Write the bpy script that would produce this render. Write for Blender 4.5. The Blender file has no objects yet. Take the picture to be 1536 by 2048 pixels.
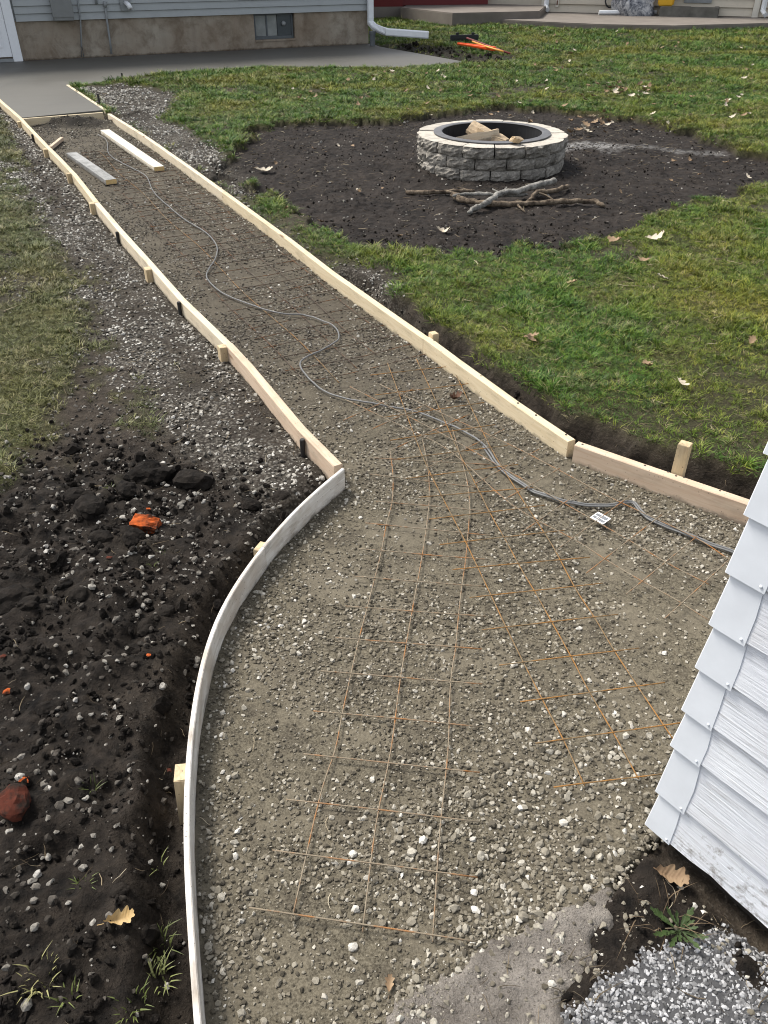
import bpy, bmesh, math, random
import numpy as np
from mathutils import Vector, Matrix

random.seed(7)
rng = np.random.default_rng(11)
SC = bpy.context.scene
COL = SC.collection

# ------------------------------------------------------------------ camera
CAM_H, PITCH, FPX = 1.70, math.radians(35.3), 1600.0
cam_d = bpy.data.cameras.new('camera')
cam_d.sensor_fit = 'VERTICAL'
cam_d.sensor_height = 36.0
cam_d.sensor_width = 27.0
cam_d.lens = 36.0 * FPX / 2048.0
cam_d.clip_start = 0.02
cam_d.clip_end = 400.0
cam = bpy.data.objects.new('camera', cam_d)
cam.location = (0, 0, CAM_H)
cam.rotation_euler = (math.pi / 2 - PITCH, 0, 0)
COL.objects.link(cam)
SC.camera = cam

# ------------------------------------------------------------------ light
SUN_AZ, SUN_EL = math.radians(-58), math.radians(54)
w = bpy.data.worlds.new('World')
SC.world = w
w.use_nodes = True
nt = w.node_tree
bg = nt.nodes['Background']
sky = nt.nodes.new('ShaderNodeTexSky')
sky.sky_type = 'NISHITA'
sky.sun_disc = False
sky.sun_elevation = SUN_EL
sky.sun_rotation = SUN_AZ
sky.air_density = 1.0
sky.dust_density = 3.0
hs = nt.nodes.new('ShaderNodeHueSaturation')
hs.inputs['Saturation'].default_value = 0.38
nt.links.new(sky.outputs[0], hs.inputs['Color'])
nt.links.new(hs.outputs[0], bg.inputs['Color'])
bg.inputs['Strength'].default_value = 0.125
sun_d = bpy.data.lights.new('sun', 'SUN')
sun_d.energy = 2.1
sun_d.angle = math.radians(18)
sun_d.color = (1.0, 0.95, 0.87)
sun = bpy.data.objects.new('sun', sun_d)
SV = Vector((math.sin(SUN_AZ) * math.cos(SUN_EL), math.cos(SUN_AZ) * math.cos(SUN_EL), math.sin(SUN_EL)))
sun.rotation_euler = SV.to_track_quat('Z', 'Y').to_euler()
sun.location = (-6, 5, 12)
COL.objects.link(sun)
SC.view_settings.view_transform = 'Standard'
SC.view_settings.look = 'None'
SC.view_settings.gamma = 1.0
SC.view_settings.exposure = 1.1
SC.cycles.max_bounces = 4
SC.cycles.diffuse_bounces = 2
SC.cycles.filter_width = 1.05

# ------------------------------------------------------------------ survey helpers
CP, SP = math.cos(PITCH), math.sin(PITCH)

def at(px, py, z=0.0):
    """point of the plane z that was sighted at photo position px,py"""
    a, b = (px - 768) / FPX, (1024 - py) / FPX
    d = Vector((a, CP + b * SP, -SP + b * CP))
    t = (z - CAM_H) / d.z
    return Vector((d.x * t, d.y * t, z))

def on_plane(px, py, p0, n):
    a, b = (px - 768) / FPX, (1024 - py) / FPX
    d = Vector((a, CP + b * SP, -SP + b * CP))
    c = Vector((0, 0, CAM_H))
    return c + d * ((p0 - c).dot(n) / d.dot(n))

def ats(pts, z=0.0):
    return [at(x, y, z) for x, y in pts]

def xy(pts, z=0.05):
    return np.array([at(x, y, z)[:2] for x, y in pts])

# ------------------------------------------------------------------ numpy noise and fields
_perm = rng.random((256, 256)).astype(np.float32)

def vnoise(x, y):
    xi, yi = np.floor(x).astype(np.int64), np.floor(y).astype(np.int64)
    fx, fy = (x - xi), (y - yi)
    fx = fx * fx * (3 - 2 * fx)
    fy = fy * fy * (3 - 2 * fy)
    x0, x1, y0, y1 = xi & 255, (xi + 1) & 255, yi & 255, (yi + 1) & 255
    a, b, c, d = _perm[x0, y0], _perm[x1, y0], _perm[x0, y1], _perm[x1, y1]
    return (a * (1 - fx) + b * fx) * (1 - fy) + (c * (1 - fx) + d * fx) * fy - 0.5

def fbm(x, y, s, o=4, seed=0.0, g=0.5):
    r, a, f, t = 0, 1.0, 1.0 / s, 0
    for i in range(o):
        # turn the lattice each octave so that it does not show
        c, q = math.cos(0.6 + i * 1.1), math.sin(0.6 + i * 1.1)
        r = r + a * vnoise((x * c - y * q) * f + seed + 17.3 * i, (x * q + y * c) * f + seed * 1.7 + 9.1 * i)
        t += a
        a *= g
        f *= 2.03
    return r / t * 2      # about -1..1

def billow(x, y, s, o=3, seed=0.0):
    r, a, f = 0, 1.0, 1.0 / s
    for i in range(o):
        c, q = math.cos(0.3 + i * 1.3), math.sin(0.3 + i * 1.3)
        r = r + a * (1 - np.abs(2 * vnoise((x * c - y * q) * f + seed + 5.3 * i, (x * q + y * c) * f + seed + 3.1 * i)) * 2)
        a *= 0.5
        f *= 2.1
    return r / 1.75

def sd_poly(x, y, poly):
    """signed distance, negative inside"""
    d = np.full(x.shape, 1e9)
    s = np.ones(x.shape)
    n = len(poly)
    for i in range(n):
        ax, ay = poly[i]
        bx, by = poly[(i + 1) % n]
        ex, ey = bx - ax, by - ay
        wx, wy = x - ax, y - ay
        t = np.clip((wx * ex + wy * ey) / (ex * ex + ey * ey + 1e-12), 0, 1)
        d = np.minimum(d, (wx - ex * t) ** 2 + (wy - ey * t) ** 2)
        c1, c2, c3 = y >= ay, y < by, ex * wy > ey * wx
        fl = (c1 & c2 & c3) | (~c1 & ~c2 & ~c3)
        s = np.where(fl, -s, s)
    return s * np.sqrt(d)

def d_line(x, y, pts):
    d = np.full(x.shape, 1e9)
    for i in range(len(pts) - 1):
        ax, ay = pts[i][0], pts[i][1]
        bx, by = pts[i + 1][0], pts[i + 1][1]
        ex, ey = bx - ax, by - ay
        wx, wy = x - ax, y - ay
        t = np.clip((wx * ex + wy * ey) / (ex * ex + ey * ey + 1e-12), 0, 1)
        d = np.minimum(d, (wx - ex * t) ** 2 + (wy - ey * t) ** 2)
    return np.sqrt(d)

def sstep(e0, e1, v):
    t = np.clip((v - e0) / (e1 - e0), 0, 1)
    return t * t * (3 - 2 * t)

# ------------------------------------------------------------------ object helpers
def tag(o, label=None, cat=None, group=None, kind=None):
    if label: o['label'] = label
    if cat: o['category'] = cat
    if group: o['group'] = group
    if kind: o['kind'] = kind
    return o

def empty(name, loc=(0, 0, 0), rz=0.0):
    o = bpy.data.objects.new(name, None)
    o.empty_display_size = 0.05
    o.location = loc
    o.rotation_euler = (0, 0, rz)
    COL.objects.link(o)
    return o

def link(name, me, mat=None, parent=None, smooth=False):
    if mat is not None and not me.materials:
        me.materials.append(mat)
    if smooth:
        me.polygons.foreach_set('use_smooth', [True] * len(me.polygons))
    o = bpy.data.objects.new(name, me)
    COL.objects.link(o)
    if parent is not None:
        o.parent = parent
    return o

def pydata(name, v, f):
    me = bpy.data.meshes.new(name)
    me.from_pydata([tuple(p) for p in v], [], f)
    me.update()
    return me

def bm_mesh(name, bm):
    bmesh.ops.recalc_face_normals(bm, faces=bm.faces[:])
    me = bpy.data.meshes.new(name)
    bm.to_mesh(me)
    bm.free()
    return me

def box_bm(bm, x0, x1, y0, y1, z0, z1):
    vs = [bm.verts.new(p) for p in ((x0, y0, z0), (x1, y0, z0), (x1, y1, z0), (x0, y1, z0), (x0, y0, z1), (x1, y0, z1), (x1, y1, z1), (x0, y1, z1))]
    for f in ((0, 3, 2, 1), (4, 5, 6, 7), (0, 1, 5, 4), (1, 2, 6, 5), (2, 3, 7, 6), (3, 0, 4, 7)):
        bm.faces.new([vs[i] for i in f])
    return vs

def box(name, x0, x1, y0, y1, z0, z1, mat, parent=None, bev=0.0):
    bm = bmesh.new()
    box_bm(bm, x0, x1, y0, y1, z0, z1)
    if bev:
        bmesh.ops.bevel(bm, geom=bm.edges[:], offset=bev, segments=2, affect='EDGES', clamp_overlap=True)
    return link(name, bm_mesh(name, bm), mat, parent)

def hexa(name, pts8, mat, parent=None, bev=0.0):
    bm = bmesh.new()
    vs = [bm.verts.new(p) for p in pts8]
    for f in ((0, 3, 2, 1), (4, 5, 6, 7), (0, 1, 5, 4), (1, 2, 6, 5), (2, 3, 7, 6), (3, 0, 4, 7)):
        bm.faces.new([vs[i] for i in f])
    if bev:
        bmesh.ops.bevel(bm, geom=bm.edges[:], offset=bev, segments=2, affect='EDGES', clamp_overlap=True)
    return link(name, bm_mesh(name, bm), mat, parent)

def catmull(pts, n=8):
    P = [Vector(p) for p in pts]
    P = [P[0] * 2 - P[1]] + P + [P[-1] * 2 - P[-2]]
    out = []
    for i in range(1, len(P) - 2):
        for k in range(n):
            t = k / n
            a, b, c, d = P[i - 1], P[i], P[i + 1], P[i + 2]
            out.append(0.5 * ((2 * b) + (c - a) * t + (2 * a - 5 * b + 4 * c - d) * t * t + (3 * b - 3 * c + d - a) * t ** 3))
    out.append(P[-2])
    return out

def tube_mesh(name, pts, rad, seg=6, cap=True):
    P = [Vector(p) for p in pts]
    R = rad if hasattr(rad, '__len__') else [rad] * len(P)
    v, f = [], []
    up = Vector((0, 0, 1))
    for i, p in enumerate(P):
        t = (P[min(i + 1, len(P) - 1)] - P[max(i - 1, 0)]).normalized()
        s = t.cross(up)
        if s.length < 1e-3: s = t.cross(Vector((1, 0, 0)))
        s.normalize()
        q = s.cross(t)
        for k in range(seg):
            a = 2 * math.pi * k / seg
            v.append(p + s * (R[i] * math.cos(a)) + q * (R[i] * math.sin(a)))
    for i in range(len(P) - 1):
        for k in range(seg):
            a, b = i * seg + k, i * seg + (k + 1) % seg
            f.append((a, b, b + seg, a + seg))
    if cap:
        f.append(tuple(reversed(range(seg))))
        f.append(tuple(range((len(P) - 1) * seg, len(P) * seg)))
    return pydata(name, v, f)

def strip_mesh(name, pts, th, z0, z1, side=0.0, nz=1, wob=0.0, cut0=None, cut1=None):
    """a board standing on edge along the line pts; 'bc' holds (along, across, up) for its grain"""
    P = [Vector((p[0], p[1], 0)) for p in pts]
    v, f, bc = [], [], []
    L = random.random() * 7
    n = len(P)
    T = [(P[min(i + 1, n - 1)] - P[max(i - 1, 0)]).normalized() for i in range(n)]
    seed = random.random() * 50
    bv = min(0.003, th * 0.18)
    for i, p in enumerate(P):
        if i: L += (p - P[i - 1]).length
        nn = Vector((-T[i].y, T[i].x, 0))
        if i == 0 and cut0 is not None: nn = cut0
        if i == n - 1 and cut1 is not None: nn = cut1
        dz = wob * math.sin(seed + L * 1.7) + wob * 0.5 * math.sin(seed + L * 5.1)
        off = side * th
        ring = [(-.5, z0, 0), (.5, z0, 0), (.5, z1 - bv, 0), (.5 - bv / th, z1, 0), (-.5 + bv / th, z1, 0), (-.5, z1 - bv, 0)]
        for a, z, _ in ring:
            v.append(p + nn * (a * th + off) + Vector((0, 0, z + (dz if z > z0 else 0))))
            bc.append((L, a * th, z))
    m = 6
    for i in range(n - 1):
        for k in range(m):
            a, b = i * m + k, i * m + (k + 1) % m
            f.append((a, a + m, b + m, b))
    f.append(tuple(range(m)))
    f.append(tuple(reversed(range((n - 1) * m, n * m))))
    me = pydata(name, v, f)
    at_ = me.attributes.new('bc', 'FLOAT_VECTOR', 'POINT')
    at_.data.foreach_set('vector', np.array(bc, dtype=np.float32).ravel())
    bm = bmesh.new(); bm.from_mesh(me)
    bmesh.ops.recalc_face_normals(bm, faces=bm.faces[:])
    bm.to_mesh(me); bm.free()
    return me

def resample(pts, step):
    P = [Vector((p[0], p[1], 0)) for p in pts]
    out = [P[0]]
    for a, b in zip(P[:-1], P[1:]):
        k = max(1, int((b - a).length / step))
        for i in range(1, k + 1):
            out.append(a.lerp(b, i / k))
    return out

# ------------------------------------------------------------------ material helpers
class M:
    """small node-building helper"""
    def __init__(self, name, rough=0.8, spec=0.3):
        self.m = bpy.data.materials.new(name)
        self.m.use_nodes = True
        self.t = self.m.node_tree
        self.b = self.t.nodes['Principled BSDF']
        self.b.inputs['Roughness'].default_value = rough
        self.b.inputs['Specular IOR Level'].default_value = spec
        self.co = None
    def n(self, typ, **kw):
        nd = self.t.nodes.new(typ)
        for k, v in kw.items():
            setattr(nd, k, v)
        return nd
    def l(self, a, b):
        self.t.links.new(a, b)
    def put(self, sock, v):
        if isinstance(v, bpy.types.NodeSocket): self.l(v, sock)
        elif hasattr(v, '__len__') and len(v) == 3 and sock.type == 'RGBA': sock.default_value = (*v, 1)
        else: sock.default_value = v
    def coord(self, kind='Object', scale=(1, 1, 1), attr=None):
        if attr:
            src = self.n('ShaderNodeAttribute'); src.attribute_name = attr; out = src.outputs['Vector']
        elif kind == 'Position':
            out = self.n('ShaderNodeNewGeometry').outputs['Position']
        else:
            out = self.n('ShaderNodeTexCoord').outputs[kind]
        if tuple(scale) != (1, 1, 1):
            mp = self.n('ShaderNodeMapping'); mp.inputs['Scale'].default_value = scale
            self.l(out, mp.inputs['Vector']); out = mp.outputs[0]
        return out
    def noise(self, co, scale, detail=4, rough=0.55, dist=0.0):
        nd = self.n('ShaderNodeTexNoise')
        nd.inputs['Scale'].default_value = scale; nd.inputs['Detail'].default_value = detail
        nd.inputs['Roughness'].default_value = rough; nd.inputs['Distortion'].default_value = dist
        self.l(co, nd.inputs['Vector'])
        return nd.outputs['Fac']
    def voro(self, co, scale, feat='F1', out='Distance'):
        nd = self.n('ShaderNodeTexVoronoi'); nd.feature = feat
        nd.inputs['Scale'].default_value = scale
        self.l(co, nd.inputs['Vector'])
        return nd.outputs[out]
    def ramp(self, fac, stops, interp='LINEAR'):
        nd = self.n('ShaderNodeValToRGB'); cr = nd.color_ramp; cr.interpolation = interp
        while len(cr.elements) < len(stops): cr.elements.new(0.5)
        for e, (p, c) in zip(cr.elements, stops):
            e.position = p; e.color = (*c, 1) if hasattr(c, '__len__') else (c, c, c, 1)
        self.l(fac, nd.inputs[0])
        return nd.outputs[0]
    def mix(self, fac, a, b, mode='MIX'):
        nd = self.n('ShaderNodeMix'); nd.data_type = 'RGBA'; nd.blend_type = mode
        self.put(nd.inputs[0], fac); self.put(nd.inputs[6], a); self.put(nd.inputs[7], b)
        return nd.outputs[2]
    def math(self, op, a, b=0.0, clamp=False):
        nd = self.n('ShaderNodeMath'); nd.operation = op; nd.use_clamp = clamp
        self.put(nd.inputs[0], a); self.put(nd.inputs[1], b)
        return nd.outputs[0]
    def attr(self, name):
        nd = self.n('ShaderNodeAttribute'); nd.attribute_name = name
        return nd.outputs['Fac']
    def rand(self):
        return self.n('ShaderNodeObjectInfo').outputs['Random']
    def bump(self, h, strength=0.4, dist=0.01):
        nd = self.n('ShaderNodeBump')
        nd.inputs['Strength'].default_value = strength; nd.inputs['Distance'].default_value = dist
        self.l(h, nd.inputs['Height'])
        prev = self.b.inputs['Normal']
        if prev.is_linked:
            self.l(prev.links[0].from_socket, nd.inputs['Normal'])
        self.l(nd.outputs[0], prev)
    def col(self, c):
        self.put(self.b.inputs['Base Color'], c)
        return self
    def set(self, k, v):
        self.put(self.b.inputs[k], v)
        return self

def plain(name, c, rough=0.6, spec=0.3, var=0.12, scale=30, metal=0.0, bump=0.0):
    m = M(name, rough, spec)
    co = m.coord('Object')
    f = m.noise(co, scale, 5)
    m.col(m.mix(f, tuple(max(0, x * (1 - var * 2)) for x in c), tuple(min(1, x * (1 + var * 2)) for x in c)))
    m.set('Metallic', metal)
    if bump: m.bump(f, bump, 0.003)
    return m.m

# --- wood of the form boards
def wood(name, light, dark, stain=(0.05, 0.035, 0.025), stain_amt=0.35, attr='bc', knots=True, blotch=None):
    m = M(name, 0.75, 0.2)
    co = m.coord(attr=attr) if attr else m.coord('Object')
    mp = m.n('ShaderNodeMapping'); mp.inputs['Scale'].default_value = (1.6, 22, 22)
    m.l(co, mp.inputs[0])
    g = m.noise(mp.outputs[0], 3.0, 5, 0.6, 0.8)
    c = m.mix(m.ramp(g, [(0.3, 0.0), (0.7, 1.0)]), dark, light)
    mp2 = m.n('ShaderNodeMapping'); mp2.inputs['Scale'].default_value = (2.5, 9, 9)
    m.l(co, mp2.inputs[0])
    c = m.mix(m.math('MULTIPLY', m.ramp(m.noise(mp2.outputs[0], 2.2, 4, 0.65), [(0.52, 0.0), (0.72, 1.0)]), stain_amt), c, stain)
    if knots:
        mp3 = m.n('ShaderNodeMapping'); mp3.inputs['Scale'].default_value = (2.2, 9, 9)
        m.l(co, mp3.inputs[0])
        k = m.voro(mp3.outputs[0], 1.0)
        c = m.mix(m.ramp(k, [(0.06, 0.75), (0.13, 0.0)]), c, (0.14, 0.065, 0.03))
    if blotch:
        c = m.mix(m.ramp(m.noise(co, 6, 5, 0.65), [(0.45, 0.0), (0.62, 0.8)]), c, blotch)
    sp = m.voro(co, 60)
    c = m.mix(m.ramp(sp, [(0.08, 0.7), (0.14, 0.0)]), c, (0.06, 0.05, 0.04))
    sep = m.n('ShaderNodeSeparateXYZ'); m.l(co, sep.inputs[0])
    mud = m.noise(co, 14, 5, 0.7)
    low = m.math('SUBTRACT', 0.030, sep.outputs[2])
    mudf = m.math('MULTIPLY', m.math('ADD', m.math('MULTIPLY', low, 14.0), mud), 1.0)
    c = m.mix(m.ramp(mudf, [(0.62, 0.0), (0.85, 0.7)]), c, (0.14, 0.118, 0.092))
    m.col(c)
    m.bump(g, 0.25, 0.004)
    return m.m
# ------------------------------------------------------------------ the lines of the site
ZB = 0.089                                   # top of the form boards
LEFT = xy([(2, 202), (41, 236), (68, 265), (91, 289), (118, 316), (149, 348), (193, 404), (240, 459), (303, 529), (363, 596), (457, 687), (500, 733), (603, 857), (681, 935)], ZB)
RIGHT = xy([(218, 227), (283, 267), (333, 302), (383, 337), (448, 383), (513, 430), (587, 485), (667, 546), (753, 606), (853, 675), (912, 719), (1032, 805), (1144, 880)], ZB)
LOWER = xy([(1148, 884), (1355, 953), (1502, 1006)], ZB)
_e = LOWER[-1] + (LOWER[-1] - LOWER[0]) / np.linalg.norm(LOWER[-1] - LOWER[0]) * 0.7
LOWER = np.vstack([LOWER, _e])
CURVE0 = xy([(686, 940), (638, 973), (583, 1028), (538, 1078), (510, 1119), (479, 1160), (451, 1201), (428, 1251), (410, 1300), (398, 1358), (385, 1428), (377, 1506), (372, 1584), (372, 1662), (375, 1740), (379, 1819), (385, 1897), (391, 1975), (396, 2045), (404, 2150)], ZB)
_c = CURVE0.copy()
for _ in range(3):
    _c[1:-1] = .25 * _c[:-2] + .5 * _c[1:-1] + .25 * _c[2:]
CURVE = _c
SHED_C = at(1288, 1655, 0.045)
SHED_D = (at(1536, 1892, 0.03) - at(1306, 1690, 0.03)).normalized()
SHED_N = Vector((SHED_D.y, -SHED_D.x, 0))     # points away from the shed, to the left
if SHED_N.x > 0: SHED_N = -SHED_N
SHED_IN = -SHED_N

path_poly = [tuple(p) for p in LEFT] + [tuple(p) for p in CURVE[1:]] + \
    [tuple(p) for p in xy([(420, 2300), (660, 2300), (740, 2110), (820, 2000), (920, 1935), (1020, 1880), (1130, 1830), (1215, 1765), (1275, 1690)], 0.0)] + \
    [tuple((SHED_C + SHED_IN * 0.25 + SHED_D * 0.02)[:2]), tuple((SHED_C + SHED_IN * 0.9)[:2])] + [tuple(p) for p in LOWER[::-1]] + [tuple(p) for p in RIGHT[::-1]]
path_poly = np.array(path_poly)
slab_poly = xy([(41, 236), (2, 202), (-60, 152), (-300, 168), (-300, 137), (745, 87), (760, 93), (940, 125), (800, 135), (520, 133), (330, 146), (245, 158), (180, 167), (137, 171), (210, 220)], 0.085)
lawnL = xy([(-900, 140), (-60, 160), (0, 222), (35, 300), (70, 400), (110, 480), (150, 540), (170, 620), (150, 700), (105, 780), (60, 870), (0, 940), (-300, 1150), (-1500, 1500)])
gravL = xy([(10, 325), (60, 335), (110, 400), (165, 450), (215, 500), (270, 560), (330, 630), (440, 740), (560, 870), (670, 960), (600, 1000), (480, 950), (380, 890), (290, 830), (235, 760), (200, 690), (200, 620), (165, 540), (110, 470), (50, 390)])
soilL = xy([(-200, 960), (0, 930), (150, 900), (260, 880), (380, 920), (520, 980), (690, 950), (560, 1060), (430, 1250), (390, 1500), (390, 2500), (-900, 2500)])
fire_poly = xy([(480, 300), (440, 335), (520, 395), (600, 445), (700, 485), (850, 505), (980, 512), (1140, 490), (1240, 455), (1330, 420), (1420, 402), (1500, 380), (1620, 365), (1600, 335), (1480, 312), (1400, 282), (1320, 255), (1240, 240), (1100, 226), (1000, 218), (880, 232), (740, 252), (600, 248), (530, 255), (490, 275)])
gravR = xy([(160, 180), (200, 176), (250, 172), (340, 186), (360, 205), (330, 240), (420, 285), (470, 330), (515, 385), (520, 415), (430, 372), (330, 300), (215, 222)])
gravR2 = xy([(640, 520), (720, 530), (790, 560), (800, 610), (740, 600), (680, 560)])
trenchR = xy([(690, 545), (780, 585), (830, 640), (905, 690), (1005, 772), (1110, 838), (1190, 868), (1290, 905), (1420, 945), (1620, 1000), (1650, 1100), (1500, 1035), (1140, 905), (860, 700), (660, 565)])
thinR = xy([(1180, 830), (1340, 790), (1420, 700), (1560, 640), (1750, 700), (1750, 1020), (1500, 985), (1300, 930)])
topT = xy([(752, 90), (830, 88), (905, 97), (960, 108), (1035, 112), (1015, 122), (950, 128), (860, 112)], 0.085)
shedsoil = xy([(1215, 1765), (1275, 1690), (1320, 1700), (1700, 2050), (1600, 2150), (1430, 1860), (1240, 1940), (1120, 2080), (1150, 1900)])
ash_c = np.array(at(1180, 292, 0.04)[:2])
PIT_C, PIT_R = Vector((0.99, 8.01, 0.0)), 0.685

DIV = np.vstack([CURVE[::-1], RIGHT[::-1], xy([(136, 170)], ZB)])
DIV = np.vstack([DIV, DIV[-1:] + (DIV[-1:] - RIGHT[:1]) * 2])

def fields(x, y):
    """height and cover of the yard at x, y (metres)"""
    n1 = fbm(x, y, 0.9, 4, 3.1)
    n2 = fbm(x, y, 0.22, 4, 8.4)
    n3 = fbm(x, y, 0.07, 3, 1.7)
    right = x > np.interp(y, DIV[:, 1], DIV[:, 0])
    left = ~right
    dL = d_line(x, y, LEFT)
    dC = d_line(x, y, CURVE)
    dR = np.minimum(d_line(x, y, RIGHT), d_line(x, y, LOWER))
    sfire = sd_poly(x, y, fire_poly) - .07 + n2 * 0.24 + n3 * 0.12 + n1 * .12
    sgl = sd_poly(x, y, gravL) + n2 * 0.26 + n3 * 0.1
    sgr = np.minimum(sd_poly(x, y, gravR) + n2 * 0.12, sd_poly(x, y, gravR2) + n2 * 0.08)
    stl = sd_poly(x, y, lawnL) + n1 * 0.1 + n2 * 0.14
    ssl = sd_poly(x, y, soilL) + n2 * 0.3 + n1 * .25 + n3 * .1
    str_ = sd_poly(x, y, trenchR) + n2 * 0.08 + n3 * 0.02
    sth = sd_poly(x, y, thinR) + n2 * 0.15
    stt = sd_poly(x, y, topT) + n2 * 0.12
    sss = sd_poly(x, y, shedsoil) + n2 * 0.03
    sslab = sd_poly(x, y, slab_poly)
    m = lambda s, e: sstep(e, -e, s)
    fire, gl, gr, tl, sl = m(sfire, .05), m(sgl, .16), m(sgr, .1), m(stl, .12), m(ssl, .38)
    tr, th, tt, ss = m(str_, .045), m(sth, .2), m(stt, .06), m(sss, .03)
    near_b = sstep(0.16, 0.04, np.minimum(dR, 9)) * (y > 4.0)
    grass = np.where(right, 1.0 * (y > 2.25), tl)
    grass = grass * (1 - fire) * (1 - m(str_ - .035, .03)) * (1 - 0.45 * th) * (1 - gr) * (1 - 0.85 * tt) * (1 - ss)
    grass = grass * (1 - 0.8 * near_b)
    grass = np.where(left, grass * (1 - gl) * sstep(0.05, 0.2, np.minimum(dL, dC)), grass)
    # thin, worn patches everywhere in the lawn
    grass = grass * (1 - 0.75 * sstep(0.28, 0.6, fbm(x, y, 0.55, 3, 21.0)))
    # sprigs that survive in the trodden soil on the left
    spr = np.where(left & (y > 1.9), 0.45 * sstep(0.15, 0.45, n2 + 0.4 * n1) * (1 - gl) * sstep(0.12, 0.5, np.minimum(dL, dC)) * sstep(-0.2, 0.8, ssl + 0.3), 0)
    grass = np.maximum(grass, spr)
    gravel = np.where(left, np.maximum(gl, 0.8 * sstep(0.35, 0.05, dL) * (y > 2.3)), np.maximum(gr, near_b * 0.7))
    soil = np.where(left, sl, np.maximum(np.maximum(fire, tr), np.maximum(ss, tt)))
    # heights
    lump = billow(x, y, 0.16, 3, 2.2)
    hl = 0.004 + 0.016 * sstep(0.1, 1.0, np.minimum(dL, dC)) + 0.012 * n1 + 0.006 * n2 + 0.003 * n3
    hl = hl + tl * 0.025
    hl = hl + sl * (0.012 + 0.03 * lump + 0.02 * n2 + 0.012 * n3)
    hl = hl + gl * 0.006
    hl = hl - 0.095 * sstep(0.15, 0.05, dC + 0.03 * n2) * sstep(2.9, 2.4, y)
    hr = 0.088 + 0.016 * n1 + 0.006 * n2
    hr = hr - fire * (0.062 - 0.012 * n2 - 0.004 * n3 - 0.006 * lump)
    hr = hr - tr * (0.115 + 0.01 * n3) - gr * 0.03 - th * 0.012 - near_b * 0.03
    hr = hr + tt * (-0.045 + 0.07 * lump)
    low = (y < 1.75)
    hr = np.where(low, -0.012 + 0.006 * n2 + 0.004 * n3 + ss * 0.018, hr)
    h = np.where(right, hr, hl)
    # ash heap behind the ring
    dash = np.hypot((x - ash_c[0]) / 0.55, (y - ash_c[1]) / 0.25)
    ash = sstep(1.15, 0.3, dash + 0.7 * n2) * right
    streak = d_line(x, y, xy([(1280, 290), (1330, 298), (1440, 306)], 0.04))
    ash = np.maximum(ash, 0.45 * sstep(0.12, 0.02, streak + 0.16 * n2 + .06 * n3))
    h = h + ash * 0.006
    # sunk below the slab and the gravel bed
    h = np.where(sslab < -0.015, -0.06, h)
    h = np.where((sslab >= -0.015) & (sslab < 0.4) & right & (tt < 0.3), np.clip(h, 0.078, 0.092), h)
    return dict(h=h, grass=np.clip(grass, 0, 1), gravel=np.clip(gravel, 0, 1), soil=np.clip(soil, 0, 1), ash=ash,
                sslab=sslab, dL=dL, dC=dC, dR=dR, right=right, fire=fire, tr=tr, n1=n1, n2=n2, n3=n3, lump=lump, ss=ss, sl=sl, gl=gl)

def path_h(x, y):
    h = 0.008 * fbm(x, y, 0.6, 3, 5.0) + 0.005 * fbm(x, y, 0.12, 3, 6.0) + 0.0032 * fbm(x, y, 0.035, 3, 7.0)
    e = np.minimum(np.minimum(d_line(x, y, LEFT), d_line(x, y, CURVE)), np.minimum(d_line(x, y, RIGHT), d_line(x, y, LOWER)))
    h = h + 0.014 * sstep(0.14, 0.02, e) * (0.6 + 0.8 * fbm(x, y, 0.15, 2, 9.0))
    # heap of soil left against the cross board
    hx = np.hypot((x - HEAP[0]) / 0.6, (y - HEAP[1]) / 0.22)
    h = h + 0.085 * sstep(1.2, 0.1, hx) * (0.6 + 0.8 * billow(x, y, 0.12, 3, 4.0))
    return h
HEAP = np.array(at(150, 243, 0.03)[:2])

def grid_lines(stops):
    """stops: (start, end, step0, step1) runs of growing spacing"""
    out = []
    for a, b, s0, s1 in stops:
        v = a
        while v < b:
            out.append(v)
            v += s0 + (s1 - s0) * (v - a) / (b - a)
    out.append(stops[-1][1])
    return np.array(out)

def grid_mesh(name, X, Y, H, keep=None, attrs=None):
    ny, nx = X.shape
    idx = np.arange(nx * ny).reshape(ny, nx)
    q = np.stack([idx[:-1, :-1], idx[:-1, 1:], idx[1:, 1:], idx[1:, :-1]], -1).reshape(-1, 4)
    if keep is not None:
        k = (keep[:-1, :-1] & keep[:-1, 1:] & keep[1:, 1:] & keep[1:, :-1]).ravel()
        q = q[k]
    used = np.unique(q)
    remap = np.full(nx * ny, -1, dtype=np.int64); remap[used] = np.arange(len(used))
    q = remap[q]
    co = np.stack([X.ravel()[used], Y.ravel()[used], H.ravel()[used]], -1).astype(np.float32)
    me = bpy.data.meshes.new(name)
    me.vertices.add(len(co)); me.vertices.foreach_set('co', co.ravel())
    me.loops.add(q.size); me.loops.foreach_set('vertex_index', q.ravel().astype(np.int32))
    me.polygons.add(len(q))
    me.polygons.foreach_set('loop_start', (np.arange(len(q)) * 4).astype(np.int32))
    me.polygons.foreach_set('use_smooth', np.ones(len(q), dtype=bool))
    me.update(calc_edges=True)
    for k, v in (attrs or {}).items():
        a = me.attributes.new(k, 'FLOAT', 'POINT')
        a.data.foreach_set('value', v.ravel()[used].astype(np.float32))
    return me

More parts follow.
